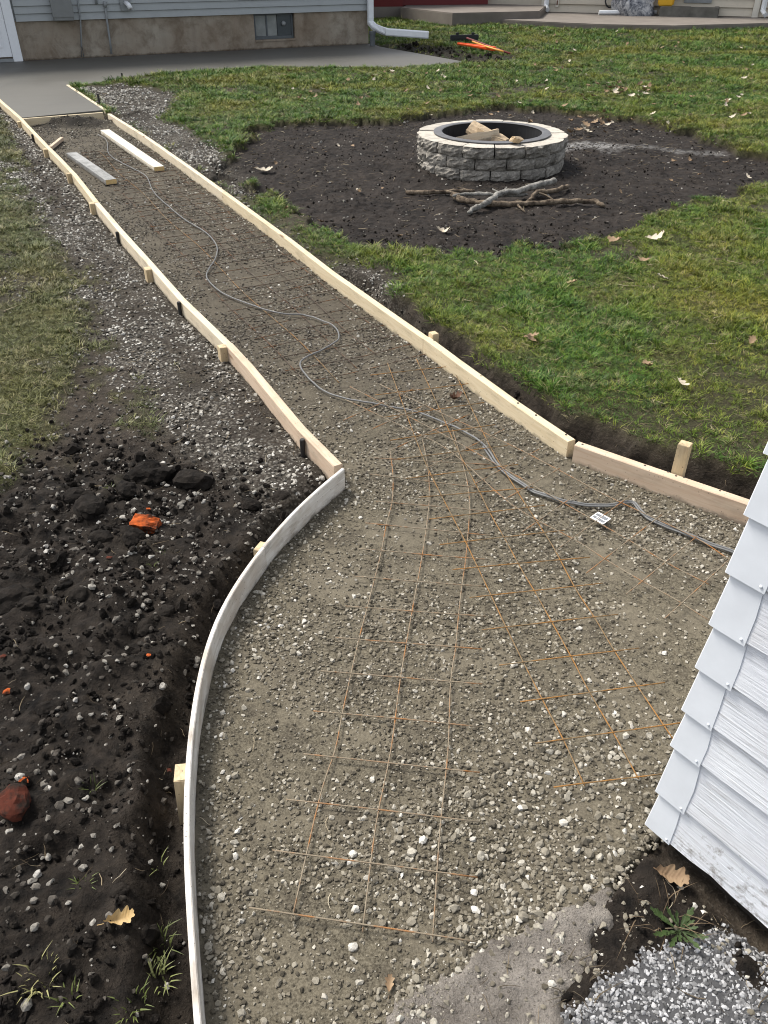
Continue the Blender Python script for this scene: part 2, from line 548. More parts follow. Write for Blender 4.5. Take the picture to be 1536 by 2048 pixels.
# ------------------------------------------------------------------ ground materials
def ground_material():
    m = M('yard_earth', 0.9, 0.15)
    P = m.coord('Position')
    f1, f2, f3 = m.noise(P, 3.0, 6, 0.6), m.noise(P, 22, 6, 0.65), m.noise(P, 120, 4, 0.7)
    soil = m.mix(m.ramp(f2, [(0.35, 0.0), (0.7, 1.0)]), (0.003, 0.0025, 0.0021), (0.028, 0.0222, 0.0172))
    soil = m.mix(m.ramp(f1, [(0.45, 0.0), (0.7, 0.45)]), soil, (0.034, 0.027, 0.0215))
    soil = m.mix(m.ramp(f3, [(0.64, 0.0), (0.76, 0.5)]), soil, (0.085, 0.075, 0.062))
    trod = m.mix(m.ramp(f2, [(0.3, 0.0), (0.7, 1.0)]), (0.014, 0.011, 0.008), (0.058, 0.046, 0.034))
    trod = m.mix(m.ramp(f3, [(0.55, 0.0), (0.72, 0.6)]), trod, (0.13, 0.115, 0.095))
    bedc = m.mix(m.ramp(f2, [(0.35, 0.0), (0.7, 1.0)]), (0.0055, 0.0045, 0.0039), (0.031, 0.0248, 0.0207))
    bedc = m.mix(m.ramp(f1, [(0.42, 0.0), (0.68, 0.5)]), bedc, (0.044, 0.036, 0.030))
    soil = m.mix(m.attr('fire'), soil, bedc)
    c = m.mix(m.attr('soil'), trod, soil)
    grav = m.mix(m.ramp(m.voro(P, 70), [(0.1, 1.0), (0.6, 0.0)]), (0.03, 0.026, 0.021), (0.21, 0.195, 0.165))
    grav = m.mix(m.ramp(f2, [(0.4, 0.0), (0.65, 0.5)]), grav, (0.05, 0.042, 0.033))
    grav = m.mix(m.ramp(m.noise(P, 2.6, 4, 0.6), [(0.42, 0.0), (0.6, 0.8)]), grav, (0.026, 0.0215, 0.0165))
    c = m.mix(m.attr('gravel'), c, grav)
    gr = m.mix(m.ramp(f3, [(0.35, 0.0), (0.65, 1.0)]), (0.010, 0.012, 0.004), (0.06, 0.062, 0.022))
    gr = m.mix(m.ramp(f1, [(0.45, 0.0), (0.7, 0.7)]), gr, (0.06, 0.055, 0.018))
    c = m.mix(m.attr('grass'), c, gr)
    c = m.mix(m.math('MULTIPLY', m.attr('ash'), m.ramp(f2, [(0.4, 0.0), (0.6, .8)])), c, (0.27, 0.265, 0.255))
    m.col(c)
    m.bump(f2, 0.9, 0.022)
    m.bump(f3, 0.8, 0.006)
    return m.m

def path_material():
    m = M('compacted_gravel', 0.92, 0.12)
    P = m.coord('Position')
    f0, f1, f2, f3 = m.noise(P, 1.6, 4, 0.6), m.noise(P, 6.0, 5, 0.6), m.noise(P, 45, 5, 0.65), m.noise(P, 190, 4, 0.7)
    c = m.mix(m.ramp(f2, [(0.32, 0.0), (0.68, 1.0)]), (0.013, 0.011, 0.0078), (0.11, 0.095, 0.067))
    c = m.mix(m.ramp(f3, [(0.4, 0.0), (0.7, 0.8)]), c, (0.2, 0.178, 0.132))
    c = m.mix(m.ramp(f1, [(0.5, 0.0), (0.75, 0.55)]), c, (0.034, 0.029, 0.024))
    c = m.mix(m.ramp(m.noise(P, 3.4, 4, 0.6), [(0.48, 0.0), (0.62, 0.55)]), c, (0.15, 0.131, 0.097))
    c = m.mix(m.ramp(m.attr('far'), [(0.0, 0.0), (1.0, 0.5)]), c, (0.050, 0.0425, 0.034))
    c = m.mix(m.math('MULTIPLY', m.attr('heap'), 0.9), c, (0.010, 0.009, 0.008))
    m.col(c)
    v = m.voro(P, 85)
    m.bump(v, -0.6, 0.006)
    m.bump(f3, 0.6, 0.003)
    return m.m

MAT_GROUND = ground_material()
MAT_PATH = path_material()

# ------------------------------------------------------------------ the yard ground, one sheet to beyond the houses
gx = np.concatenate([-grid_lines([(2.0, 7.0, .014, .05), (7.0, 14.0, .06, .25), (14, 90, .3, 8.0)])[::-1], grid_lines([(-1.986, 2.0, .0135, .0135)])[:-1], grid_lines([(2.0, 7.0, .014, .05), (7.0, 14.0, .06, .25), (14, 90, .3, 8.0)])])
gy = grid_lines([(-40, -1, 6, .4), (-1, 0.35, .3, .014), (0.35, 3.6, .0125, .0135), (3.6, 10.0, .014, .04), (10.0, 26.0, .04, .25), (26, 140, .5, 12)])
X, Y = np.meshgrid(gx, gy)
F = fields(X.ravel(), Y.ravel())
spath = sd_poly(X.ravel(), Y.ravel(), path_poly)
sunk = spath < np.where(Y.ravel() < 1.9, 0.02, np.where(F['dC'] < 0.03, 0.006, 0.012))
Hg = np.where(sunk, -0.08, F['h'])
# fine crumbs of the soil
crumb = fbm(X.ravel(), Y.ravel(), 0.055, 4, 31.0, .7) * 0.02 * np.maximum(F['soil'], 0.4 * (1 - F['grass']))
Hg = Hg + np.where(sunk, 0, crumb)
yard = link('yard_ground', grid_mesh('yard_ground', X, Y, Hg, None, dict(grass=F['grass'], gravel=F['gravel'], soil=F['soil'], ash=F['ash'], fire=F['fire'] * F['right'])), MAT_GROUND)
tag(yard, 'back yard ground of lawn, trodden dirt and dark dug soil', kind='structure')

# ------------------------------------------------------------------ the gravel bed between the forms
px_ = grid_lines([(-6.5, -1.2, .04, .016), (-1.2, 1.9, .0115, .0125), (1.9, 2.6, .02, .03)])
py_ = grid_lines([(0.3, 3.4, .0115, .0125), (3.4, 12.5, .0135, .045)])
X, Y = np.meshgrid(px_, py_)
xf, yf = X.ravel(), Y.ravel()
sp_ = sd_poly(xf, yf, path_poly)
Hp = path_h(xf, yf)
Hp = Hp - 0.07 * sstep(0.0, 0.055, sp_ + 0.03 * fbm(xf, yf, 0.12, 3, 4.4)) * ((yf < 1.7) & (xf > -.15))
heap_a = sstep(1.2, 0.3, np.hypot((xf - HEAP[0]) / 0.62, (yf - HEAP[1]) / 0.27) + 0.5 * fbm(xf, yf, .2, 3, 2))
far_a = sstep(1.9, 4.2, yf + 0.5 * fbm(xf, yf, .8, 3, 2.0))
keep = (sp_ < np.where((yf < 1.7) & (xf > -.15), 0.05, np.where(yf < 2.7, 0.004, 0.012))).reshape(X.shape)
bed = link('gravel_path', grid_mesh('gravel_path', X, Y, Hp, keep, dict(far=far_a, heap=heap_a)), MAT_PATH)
tag(bed, 'compacted grey-brown gravel bed of the unfinished path between wooden forms', kind='structure')

# ------------------------------------------------------------------ poured slab
def slab_material():
    m = M('fresh_concrete', 0.62, 0.35)
    P = m.coord('Position')
    a = m.noise(P, 0.7, 3, 0.5); b = m.noise(P, 9, 5, 0.6)
    st = m.noise(m.coord('Position', (0.6, 7, 1)), 2.5, 4, 0.5)
    c = m.mix(m.ramp(a, [(0.3, 0.0), (0.7, 1.0)]), (0.07, 0.067, 0.057), (0.09, 0.087, 0.075))
    c = m.mix(m.math('MULTIPLY', m.ramp(st, [(0.4, 0.0), (0.7, 1.0)]), 0.3), c, (0.103, 0.099, 0.088))
    m.col(c)
    m.set('Roughness', m.ramp(a, [(0.3, 0.5), (0.7, 0.75)]))
    m.bump(b, 0.12, 0.003)
    return m.m

def prism(name, poly, z0, z1, mat, parent=None, bev=0.0):
    bm = bmesh.new()
    top = [bm.verts.new((p[0], p[1], z1)) for p in poly]
    bot = [bm.verts.new((p[0], p[1], z0)) for p in poly]
    n = len(poly)
    bm.faces.new(top); bm.faces.new(bot[::-1])
    for i in range(n):
        bm.faces.new((top[i], bot[i], bot[(i + 1) % n], top[(i + 1) % n]))
    if bev:
        bmesh.ops.recalc_face_normals(bm, faces=bm.faces[:])
        bmesh.ops.bevel(bm, geom=[e for e in bm.edges if all(v.co.z > z1 - 1e-4 for v in e.verts)], offset=bev, segments=2, affect='EDGES')
    return link(name, bm_mesh(name, bm), mat, parent)

slab = prism('concrete_slab', slab_poly, -0.04, 0.085, slab_material(), bev=0.012)
tag(slab, 'smooth freshly poured grey concrete slab along the house', kind='structure')

# ------------------------------------------------------------------ broken old concrete and the pebble paving by the shed
def old_concrete_material():
    m = M('old_concrete', 0.95, 0.1)
    P = m.coord('Position')
    a, b, d = m.noise(P, 7, 5, 0.6), m.noise(P, 60, 5, 0.7), m.noise(P, 260, 3, 0.7)
    c = m.mix(m.ramp(a, [(0.35, 0.0), (0.65, 1.0)]), (0.12, 0.105, 0.09), (0.30, 0.272, 0.238))
    c = m.mix(m.ramp(d, [(0.55, 0.0), (0.72, 0.7)]), c, (0.26, 0.245, 0.225))
    c = m.mix(m.ramp(b, [(0.58, 0.0), (0.74, 0.8)]), c, (0.035, 0.03, 0.026))
    m.col(m.mix(m.ramp(m.voro(P, 55), [(.0, .0), (.12, .45), (.2, 0.0)]), c, (.03, .026, .023))); m.bump(b, 1.0, 0.016); m.bump(d, 0.9, 0.005)
    return m.m
def edge_sheet(name, poly, res, base, amp, edge, mat, label, seed):
    lo, hi = poly.min(0) - 0.12, poly.max(0) + 0.12
    X, Y = np.meshgrid(np.arange(lo[0], hi[0], res), np.arange(lo[1], hi[1], res))
    xf, yf = X.ravel(), Y.ravel()
    s = sd_poly(xf, yf, poly) - (0.05 if name == 'pebble_paving' else 0.012) + 0.04 * fbm(xf, yf, 0.10, 5, seed, .65)
    H = base + amp * fbm(xf, yf, 0.12, 4, seed + 3) + amp * 0.4 * fbm(xf, yf, 0.03, 3, seed + 5) - 0.06 * sstep(-edge, edge, s)
    return tag(link(name, grid_mesh(name, X, Y, H, (s < edge * 1.6).reshape(X.shape)), mat), label, kind='structure')
old_poly = xy([(730, 2110), (800, 2000), (900, 1935), (1010, 1876), (1120, 1830), (1215, 1768), (1262, 1800), (1235, 1850), (1190, 1890), (1195, 1950), (1130, 2010), (1130, 2080), (1080, 2250), (800, 2250)], 0.01)
edge_sheet('concrete_edge', old_poly, 0.008, 0.012, 0.013, 0.03, old_concrete_material(), 'crumbling edge of an old concrete pad beside the gravel bed', 3.0)
pave_poly = xy([(1120, 2090), (1165, 2000), (1240, 1940), (1330, 1895), (1420, 1862), (1480, 1885), (1560, 1950), (1780, 2150), (1600, 2500), (1080, 2400)], 0.02)
def tar():
    m = M('pebble_binder', 0.85, 0.2)
    P = m.coord('Position')
    b = m.noise(P, 90, 4, 0.7)
    m.col(m.mix(b, (0.015, 0.015, 0.016), (0.11, 0.11, 0.113))); m.bump(b, 0.6, 0.004)
    return m.m
edge_sheet('pebble_paving', pave_poly, 0.012, 0.008, 0.003, 0.06, tar(), 'rough paving of small white pebbles beside the shed', 6.0)
def old_h(x, y):
    s = sd_poly(x, y, old_poly) - 0.012 + 0.04 * fbm(x, y, 0.10, 5, 3.0, .65)
    return 0.012 + 0.013 * fbm(x, y, 0.12, 4, 6.0) + 0.0052 * fbm(x, y, 0.03, 3, 8.0) - 0.06 * sstep(-0.03, 0.03, s), s
def pave_h(x, y):
    s = sd_poly(x, y, pave_poly) - 0.05 + 0.04 * fbm(x, y, 0.10, 5, 6.0, .65)
    return 0.008 + 0.003 * fbm(x, y, 0.12, 4, 9.0) + 0.0012 * fbm(x, y, 0.03, 3, 11.0) - 0.06 * sstep(-0.06, 0.06, s), s

def surf(x, y):
    """height of whatever surface lies on top at x, y"""
    x, y = np.atleast_1d(np.asarray(x, float)), np.atleast_1d(np.asarray(y, float))
    f = fields(x, y)
    s = sd_poly(x, y, path_poly)
    h = np.where(s < 0, path_h(x, y), f['h'])
    h = np.where(f['sslab'] < 0, 0.085, h)
    a, _ = old_h(x, y); b, _ = pave_h(x, y)
    return np.maximum(h, np.where(y < 1.7, np.maximum(a, b), -1))
def sz(p):
    return float(surf(p[0], p[1])[0])
# ------------------------------------------------------------------ form boards
PINE = wood('pine', (0.62, 0.53, 0.37), (0.52, 0.42, 0.27), stain_amt=0.3)
PINE_PALE = wood('pale_pine', (0.62, 0.545, 0.41), (0.53, 0.44, 0.315), stain_amt=0.35)
PINE_PINK = wood('pinkish_pine', (0.57, 0.46, 0.345), (0.47, 0.345, 0.245), stain_amt=0.25)
WHITE_BOARD = wood('whitewashed_wood', (0.70, 0.685, 0.65), (0.50, 0.465, 0.41), stain=(0.17, 0.125, 0.085), stain_amt=0.85, knots=False, blotch=(0.46, 0.40, 0.33))
GREY_BOARD = wood('cement_grey_wood', (0.26, 0.262, 0.25), (0.15, 0.15, 0.145), stain=(0.1, 0.1, 0.1), stain_amt=0.5, knots=False, blotch=(0.34, 0.34, 0.325))
SMEARED = wood('cement_smeared_pine', (0.62, 0.57, 0.46), (0.53, 0.465, 0.35), stain=(0.3, 0.29, 0.27), stain_amt=0.4, knots=False, blotch=(0.58, 0.56, 0.5))

def sub(line, p0, p1):
    """the piece of a surveyed line between two of its points, by index"""
    return [line[i] for i in range(p0, p1 + 1)]

def board(name, pts, th, mat, label, z0=-0.004, z1=ZB, side=0.0, group=None, wob=0.0015):
    me = strip_mesh(name, resample(pts, 0.12), th, z0, z1, side, wob=wob)
    return tag(link(name, me, mat), label, 'form board', group)

def trimmed(pts, a=0.0, b=0.0):
    P = [np.array(p, float) for p in pts]
    u = (P[1] - P[0]) / np.linalg.norm(P[1] - P[0]); P[0] = P[0] + u * a
    u = (P[-2] - P[-1]) / np.linalg.norm(P[-2] - P[-1]); P[-1] = P[-1] + u * b
    return P

g = 'path form boards'
far_left = [LEFT[1] + (LEFT[0] - LEFT[1]) * 3.2] + [LEFT[1]]
board('form_board', trimmed(far_left, 0, 0.003), 0.038, PINE, 'pine form board along the left edge of the wet slab', group=g)
board('form_board', trimmed(sub(LEFT, 1, 6), 0.003, 0.002), 0.038, PINE, 'pine form board on the left side, from the wet slab to the second stake', group=g)
board('form_board', trimmed(sub(LEFT, 6, 10), 0.002, 0.002), 0.038, PINE_PALE, 'middle pine form board on the left side of the gravel path', z1=ZB - 0.002, group=g)
board('form_board', trimmed(sub(LEFT, 10, 13), 0.002, 0.02), 0.038, PINE_PINK, 'nearest left pine form board, ending against the white curved strip', group=g)
board('form_board', trimmed(sub(RIGHT, 0, 4), 0.0, 0.002), 0.038, PINE_PALE, 'far pine form board on the right side, starting at the slab corner', group=g)
board('form_board', trimmed(sub(RIGHT, 4, 9), 0.002, 0.002), 0.038, PINE, 'long middle pine form board on the right side beside the lawn', z1=ZB - 0.0015, group=g)
bend_b = board('form_board', trimmed(sub(RIGHT, 9, 12), 0.002, 0.0), 0.038, PINE, 'right pine form board ending at the bend near the short stake', group=g)
lowp = [LOWER[0], LOWER[-1]]
low_b = board('form_board', trimmed(lowp, 0.012, 0), 0.038, PINE_PINK, 'reddish knotty form board running from the bend to behind the white shed', group=g)
NAIL = plain('dark_nail', (0.02, 0.018, 0.016), .6, .4, .2)
def nails(parent, spots, z=ZB):
    for x_, y_ in spots:
        p_ = at(x_, y_, z)
        link('nail_head', tube_mesh('nail_head', [p_ + Vector((0, 0, -.004)), p_ + Vector((0, 0, .0016))], .0042, 8), NAIL, parent)
nails(low_b, [(1336, 944), (1352, 952), (1368, 955), (1440, 982), (1290, 931), (1165, 889)])
# slab edge boards
ca, cb = at(40, 238, ZB), at(209, 224.5, ZB)
board('form_board', trimmed([ca, cb], 0.03, 0.02), 0.03, PINE, 'cross form board holding the end of the wet slab', z0=-0.03, z1=ZB + 0.004, wob=0.003, group=g)
board('form_board', [at(135, 170, ZB), at(213, 221, ZB)], 0.036, PINE_PALE, 'short form board along the right edge of the wet slab', z0=-0.02, z1=ZB + 0.003, group=g)
# curved strip in two lengths
cv = catmull([(p[0], p[1], 0) for p in CURVE], 5)
kj = 4 * 5 - 2
far_c, near_c = cv[:kj + 1], cv[kj:]
near_c[0] = near_c[0].lerp(near_c[1], .06)
me = strip_mesh('curved_form_strip', far_c, 0.0135, -0.006, ZB + 0.007, 0.0, wob=0.001)
tag(link('curved_form_strip', me, WHITE_BOARD), 'far length of the bent white form strip, meeting the pine board', 'form strip', 'curved white form strips')
near_off = []
for i, p in enumerate(near_c):
    t = (near_c[min(i + 1, len(near_c) - 1)] - near_c[max(i - 1, 0)]).normalized()
    near_off.append(p + Vector((-t.y, t.x, 0)) * 0.0)
me = strip_mesh('curved_form_strip', near_off, 0.0135, -0.004, ZB + 0.008, 0.0, wob=0.001)
tag(link('curved_form_strip', me, WHITE_BOARD), 'long near length of the bent white form strip, sweeping to the photo bottom', 'form strip', 'curved white form strips')
nails(bend_b, [(1132, 869), (1036, 806), (1072, 830), (868, 682), (962, 752)])

# ------------------------------------------------------------------ stakes
ENDWOOD = wood('stake_wood', (0.56, 0.45, 0.29), (0.42, 0.32, 0.19), attr='bc', stain_amt=0.35, knots=False)
STEEL_DARK = plain('dark_stake_steel', (0.022, 0.02, 0.019), 0.6, 0.4, 0.3, 60)

def nearest_on(lines, p):
    best = None
    for L in lines:
        for a, b in zip(L[:-1], L[1:]):
            a, b = Vector((a[0], a[1], 0)), Vector((b[0], b[1], 0))
            e = b - a
            t = max(0, min(1, (p - a).dot(e) / e.length_squared))
            q = a + e * t
            if best is None or (q - p).length < best[0]:
                best = ((q - p).length, q, e.normalized())
    return best

def stake(px, py, ztop, w, d, lines, side, label, half=0.019, lean=0.0, depth=0.3, mat=None, gap=0.001, cat='stake'):
    p = at(px, py, ztop); p.z = 0
    _, q, t = nearest_on(lines, p)
    n = Vector((-t.y, t.x, 0))
    if n.dot(Vector((side, 0.001, 0))) < 0: n = -n
    c = q + n * (half + gap + d / 2)
    bm = bmesh.new()
    lay = None
    prof = [(-depth, 0.12), (-depth * 0.55, 1.0), (ztop - 0.004, 1.0), (ztop, 0.93)]
    rings = []
    for z, s in prof:
        off = n * (lean * (z + depth * .5))
        rings.append([bm.verts.new(c + off + t * (a * w / 2 * s) + n * (b * d / 2 * s) + Vector((0, 0, z + random.uniform(-.002, .002) * (z > 0)))) for a, b in ((-1, -1), (1, -1), (1, 1), (-1, 1))])
    for r0, r1 in zip(rings[:-1], rings[1:]):
        for k in range(4):
            bm.faces.new((r0[k], r0[(k + 1) % 4], r1[(k + 1) % 4], r1[k]))
    bm.faces.new(rings[-1]); bm.faces.new(rings[0][::-1])
    me = bm_mesh('wooden_stake', bm)
    co = np.zeros(len(me.vertices) * 3, dtype=np.float32); me.vertices.foreach_get('co', co)
    co = co.reshape(-1, 3)
    a = me.attributes.new('bc', 'FLOAT_VECTOR', 'POINT')
    bc = np.stack([co[:, 2] + random.random() * 9, co[:, 0], co[:, 1]], -1)
    a.data.foreach_set('vector', bc.ravel().astype(np.float32))
    o = link('metal_stake' if mat is STEEL_DARK else 'wooden_stake', me, mat or ENDWOOD)
    return tag(o, label, cat, 'stakes holding the form boards')

LL, RR, CC = [LEFT], [RIGHT, LOWER], [CURVE]
stake(38, 243, .07, .05, .035, LL, -1, 'farthest wooden stake, on the left board beside the cross board')
stake(87, 298, .083, .06, .036, LL, -1, 'pinkish wooden stake on the left board, opposite the thin stick')
stake(131, 347, .086, .045, .036, LL, -1, 'wooden stake on the left board, level with the grey plank end')
stake(187, 405, .088, .055, .036, LL, -1, 'pale wooden stake on the left board, just nearer than the grey plank')
stake(303, 535, .087, .06, .036, LL, -1, 'wooden stake midway along the left board, between two dark steel stakes')
stake(453, 690, .088, .045, .036, LL, -1, 'brown wooden stake on the left board, nearest of its wooden stakes')
stake(515, 1090, .075, .05, .04, CC, -1, 'short wooden stake behind the far length of the curved strip', half=.007, lean=-0.03)
stake(348, 1545, .086, .05, .036, CC, -1, 'yellowish square stake beside the near curved strip, standing in the dark trench', half=.007, lean=-0.06, gap=0.006)
stake(857, 668, .108, .042, .036, RR, 1, 'wooden stake end peeping over the right board beside the lawn')
stake(1366, 892, .21, .042, .04, RR, 1, 'tall wooden stake standing above the reddish lower board')
def steel(px, py, z, lines, side, label, r=.011, half=.019):
    p = at(px, py, z); p.z = 0
    _, q, t = nearest_on(lines, p)
    n = Vector((-t.y, t.x, 0))
    if n.x * side < 0: n = -n
    c = q + n * (half + r + 0.001)
    me = tube_mesh('metal_stake', [c + Vector((0, 0, -.2)), c + Vector((0, 0, z - .004)), c + Vector((0, 0, z))], [r * .8, r, r * .85], 10)
    tag(link('metal_stake', me, STEEL_DARK, smooth=False), label, 'stake', 'stakes holding the form boards')
steel(69, 268, .085, LL, -1, 'dark steel stake on the left board, second from the wet slab')
steel(238, 463, .087, LL, -1, 'dark steel stake on the left board, nearer than the pale wooden stake')
steel(361, 603, .087, LL, -1, 'dark steel stake on the left board, in the middle of the path')
steel(606, 878, .083, LL, -1, 'dark steel stake near the pine board end at the curved strip')
for (px, py, pt, lab) in ((201, 211, 187, 'dark steel stake standing above the slab corner in pale gravel'), (247, 161, 146, 'dark steel stake at the slab front edge by the grass')):
    b = at(px, py, .07)
    h = on_plane(px, pt, b, Vector((0, -1, 0))).z
    me = tube_mesh('metal_stake', [b + Vector((0, 0, -.2)), Vector((b.x - .01, b.y, h - .004)), Vector((b.x - .01, b.y, h))], [.013, .013, .011], 10)
    tag(link('metal_stake', me, STEEL_DARK), lab, 'stake', 'stakes holding the form boards')

# ------------------------------------------------------------------ loose lumber
def plank(name, far, near, wpx_far, z, h, mat, endmat, label):
    a, b = far, near
    t = (b - a).normalized(); n = Vector((-t.y, t.x, 0))
    L = (b - a).length
    o = empty(name, (a.x, a.y, z), math.atan2(t.y, t.x))
    pts = [Vector((L * i / 12, 0, 0)) for i in range(13)]
    me = strip_mesh('plank', pts, wpx_far, 0, h, wob=0.0008)
    body = link('plank_body', me, mat, o)
    e = box('sawn_end', L, L + .0015, -wpx_far / 2 + .003, wpx_far / 2 - .003, .003, h - .003, endmat, o)
    return tag(o, label, 'plank', 'loose planks on the path')
ENDGRAIN = plain('sawn_end_grain', (0.62, 0.44, 0.2), 0.8, 0.2, 0.15, 90)
plank('loose_plank', at(210, 260, .042), at(318, 334, .042), .098, .006, .04, SMEARED, ENDGRAIN, 'cream plank lying on the gravel near the right board')
plank('loose_plank', at(143, 306, .042), at(222, 360, .042), .098, .006, .042, GREY_BOARD, ENDGRAIN, 'cement grey plank lying near the left board')
a, b = at(124, 277, .03), at(99, 292, .05)
tag(link('broken_stick', strip_mesh('broken_stick', [a, a.lerp(b, .5), b], .035, .012, .045), PINE_PINK), 'short pinkish stick leaning on the left board inside', 'stick')

# ------------------------------------------------------------------ welded wire mesh
def rust(name, steel, rusty, lo):
    m = M(name, 0.75, 0.4)
    P = m.coord('Position')
    f = m.noise(P, 9, 4, 0.7)
    g_ = m.noise(P, 70, 3, 0.7)
    c = m.mix(m.ramp(f, [(lo, 0.0), (lo + .14, 1.0)]), steel, rusty)
    c = m.mix(m.ramp(g_, [(0.5, 0.0), (0.7, 0.7)]), c, tuple(q * .6 for q in rusty))
    m.col(c)
    return m.m
RUST = rust('orange_rusty_wire', (0.16, 0.115, 0.06), (0.25, 0.12, 0.028), .42)
RUST_DULL = rust('dull_rusty_wire', (0.2, 0.165, 0.115), (0.27, 0.11, 0.025), .5)
RUST_DARK = rust('dark_rusty_wire', (0.06, 0.042, 0.03), (0.17, 0.07, 0.02), .5)
WR = 0.0019
def wire(parent, pts, z, n=4, mat=None):
    P = catmull([Vector((p[0], p[1], 0)) for p in pts], n) if len(pts) > 2 else [Vector((pts[0][0], pts[0][1], 0)).lerp(Vector((pts[1][0], pts[1][1], 0)), k / 8) for k in range(9)]
    hs = path_h(np.array([p.x for p in P]), np.array([p.y for p in P]))
    hs = np.convolve(np.pad(hs, 2, mode='edge'), np.ones(5) / 5, 'valid')
    for k, p in enumerate(P):
        p.z = float(hs[k]) + z
    return link('wire', tube_mesh('wire', P, WR, 5), mat or RUST, parent, True)

def sheet_of(name, longs, rows, label, z=0.009, mat=None):
    c = at(*longs[0][0], 0)
    o = empty(name, (0, 0, 0))
    for L in longs: wire(o, ats(L, z), z, 4, mat)
    for r in rows: wire(o, ats(r, z), z + 2 * WR - 0.0004, 4, mat)
    return tag(o, label, 'wire mesh', 'rusty reinforcing mesh sheets')
A_long = [[(583, 1842), (640, 1592), (670, 1500), (685, 1425), (702, 1349), (718, 1279), (735, 1215), (750, 1156), (763, 1103), (773, 1048), (784, 1004), (786, 951), (780, 900)],
          [(725, 1864), (752, 1650), (782, 1500), (801, 1357), (824, 1224), (845, 1107), (858, 1006), (856, 938), (845, 880)],
          [(865, 1884), (880, 1660), (896, 1500), (901, 1368), (911, 1298), (917, 1232), (924, 1171), (932, 1112), (939, 1018), (934, 963), (917, 900), (905, 860)]]
A_rows = [[(498, 1817), (955, 1886)], [(545, 1702), (955, 1756)], [(572, 1599), (959, 1646)], [(607, 1509), (959, 1547)], [(627, 1423), (957, 1457)], [(642, 1344), (966, 1372)],
          [(670, 1277), (964, 1302)], [(691, 1215), (972, 1236)], [(706, 1156), (972, 1175)], [(718, 1101), (977, 1120)], [(731, 1048), (981, 1073)], [(752, 1004), (985, 1025)], [(740, 949), (972, 980)], [(748, 917), (981, 932)]]
sheet_of('wire_mesh_sheet', A_long, A_rows, 'narrow rusty wire mesh sheet lying nearest, down the middle of the gravel', 0.015, RUST_DULL)
B_long = [[(775, 727), (800, 795), (845, 913), (888, 1002), (932, 1086), (968, 1162), (1006, 1243), (1046, 1325), (1087, 1404), (1129, 1484), (1169, 1572)],
          [(833, 720), (870, 800), (917, 904), (955, 976), (981, 1027), (1010, 1078), (1040, 1133), (1070, 1184), (1104, 1247), (1142, 1315), (1180, 1387), (1235, 1480), (1277, 1558)],
          [(900, 729), (930, 790), (981, 895), (1036, 985), (1078, 1048), (1108, 1095), (1150, 1175), (1192, 1243), (1226, 1298), (1285, 1388), (1346, 1478)]]
B_rows = [[(1107, 1576), (1325, 1550)], [(1070, 1489), (1375, 1445)], [(1040, 1406), (1329, 1367)], [(998, 1334), (1278, 1298)], [(964, 1262), (1235, 1232)], [(939, 1198), (1205, 1167)], [(905, 1141), (1180, 1114)], [(879, 1090), (1129, 1061)],
          [(858, 1040), (1091, 1012)], [(837, 997), (1066, 976)], [(812, 959), (1036, 932)], [(795, 920), (1015, 893)], [(780, 882), (990, 852)], [(765, 838), (968, 808)], [(750, 793), (950, 770)], [(740, 752), (915, 735)]]
sheet_of('wire_mesh_sheet', B_long, B_rows, 'orange rusted wire mesh sheet angling toward the white shed', 0.020)
C_long = [[(760, 770), (870, 822), (1012, 886), (1119, 940), (1235, 1000), (1389, 1073), (1463, 1122)], [(700, 775), (800, 826), (908, 882), (1107, 994), (1248, 1073), (1331, 1122), (1418, 1168)],
          [(690, 800), (800, 852), (900, 903), (1024, 1010), (1148, 1077), (1215, 1118), (1281, 1158), (1351, 1197), (1419, 1240)]]
C_rows = [[(830, 780), (687, 843)], [(880, 800), (727, 868)], [(940, 830), (775, 905)], [(1010, 860), (850, 940)], [(1082, 899), (940, 975)], [(1119, 938), (1000, 1005)], [(1177, 973), (1045, 1064)], [(1260, 992), (1111, 1102)], [(1327, 1027), (1173, 1145)], [(1393, 1073), (1252, 1189)], [(1459, 1120), (1329, 1238)]]
sheet_of('wire_mesh_sheet', C_long, C_rows, 'diagonal rusty wire mesh sheet under the grey cable by the lower board', 0.025, RUST_DULL)
# the long sheet down the straight path, in the path's own lengthwise frame
pa, pb = at(150, 292, 0), at(640, 800, 0)
tdir = (pb - pa).normalized(); ndir = Vector((-tdir.y, tdir.x, 0))
if ndir.x < 0: ndir = -ndir
o = empty('wire_mesh_sheet')
Lp = (pb - pa).length
for k in range(6):
    v0 = 0.0 + 0.15 * k
    s0, s1 = 0.4 + 0.1 * (k % 2), Lp - 0.25 * (k == 0) - 0.1 * k
    n_ = 24
    wire(o, [pa + tdir * (s0 + (s1 - s0) * i / n_) + ndir * (v0 + 0.012 * math.sin(i * .9 + k)) for i in range(n_ + 1)], 0.010, 2, RUST if k == 1 else RUST_DARK)
k = 0
s = 0.45
while s < Lp - 0.1:
    e = random.uniform(-.01, .01)
    wire(o, [pa + tdir * (s + e + .012 * math.sin(q * 1.3 + s * 5)) + ndir * (-0.04 + 0.84 * q / 4) for q in range(5)], 0.014, 3, RUST_DARK)
    s += 0.152
tag(o, 'long rusty wire mesh sheet down the straight far part of the path', 'wire mesh', 'rusty reinforcing mesh sheets')

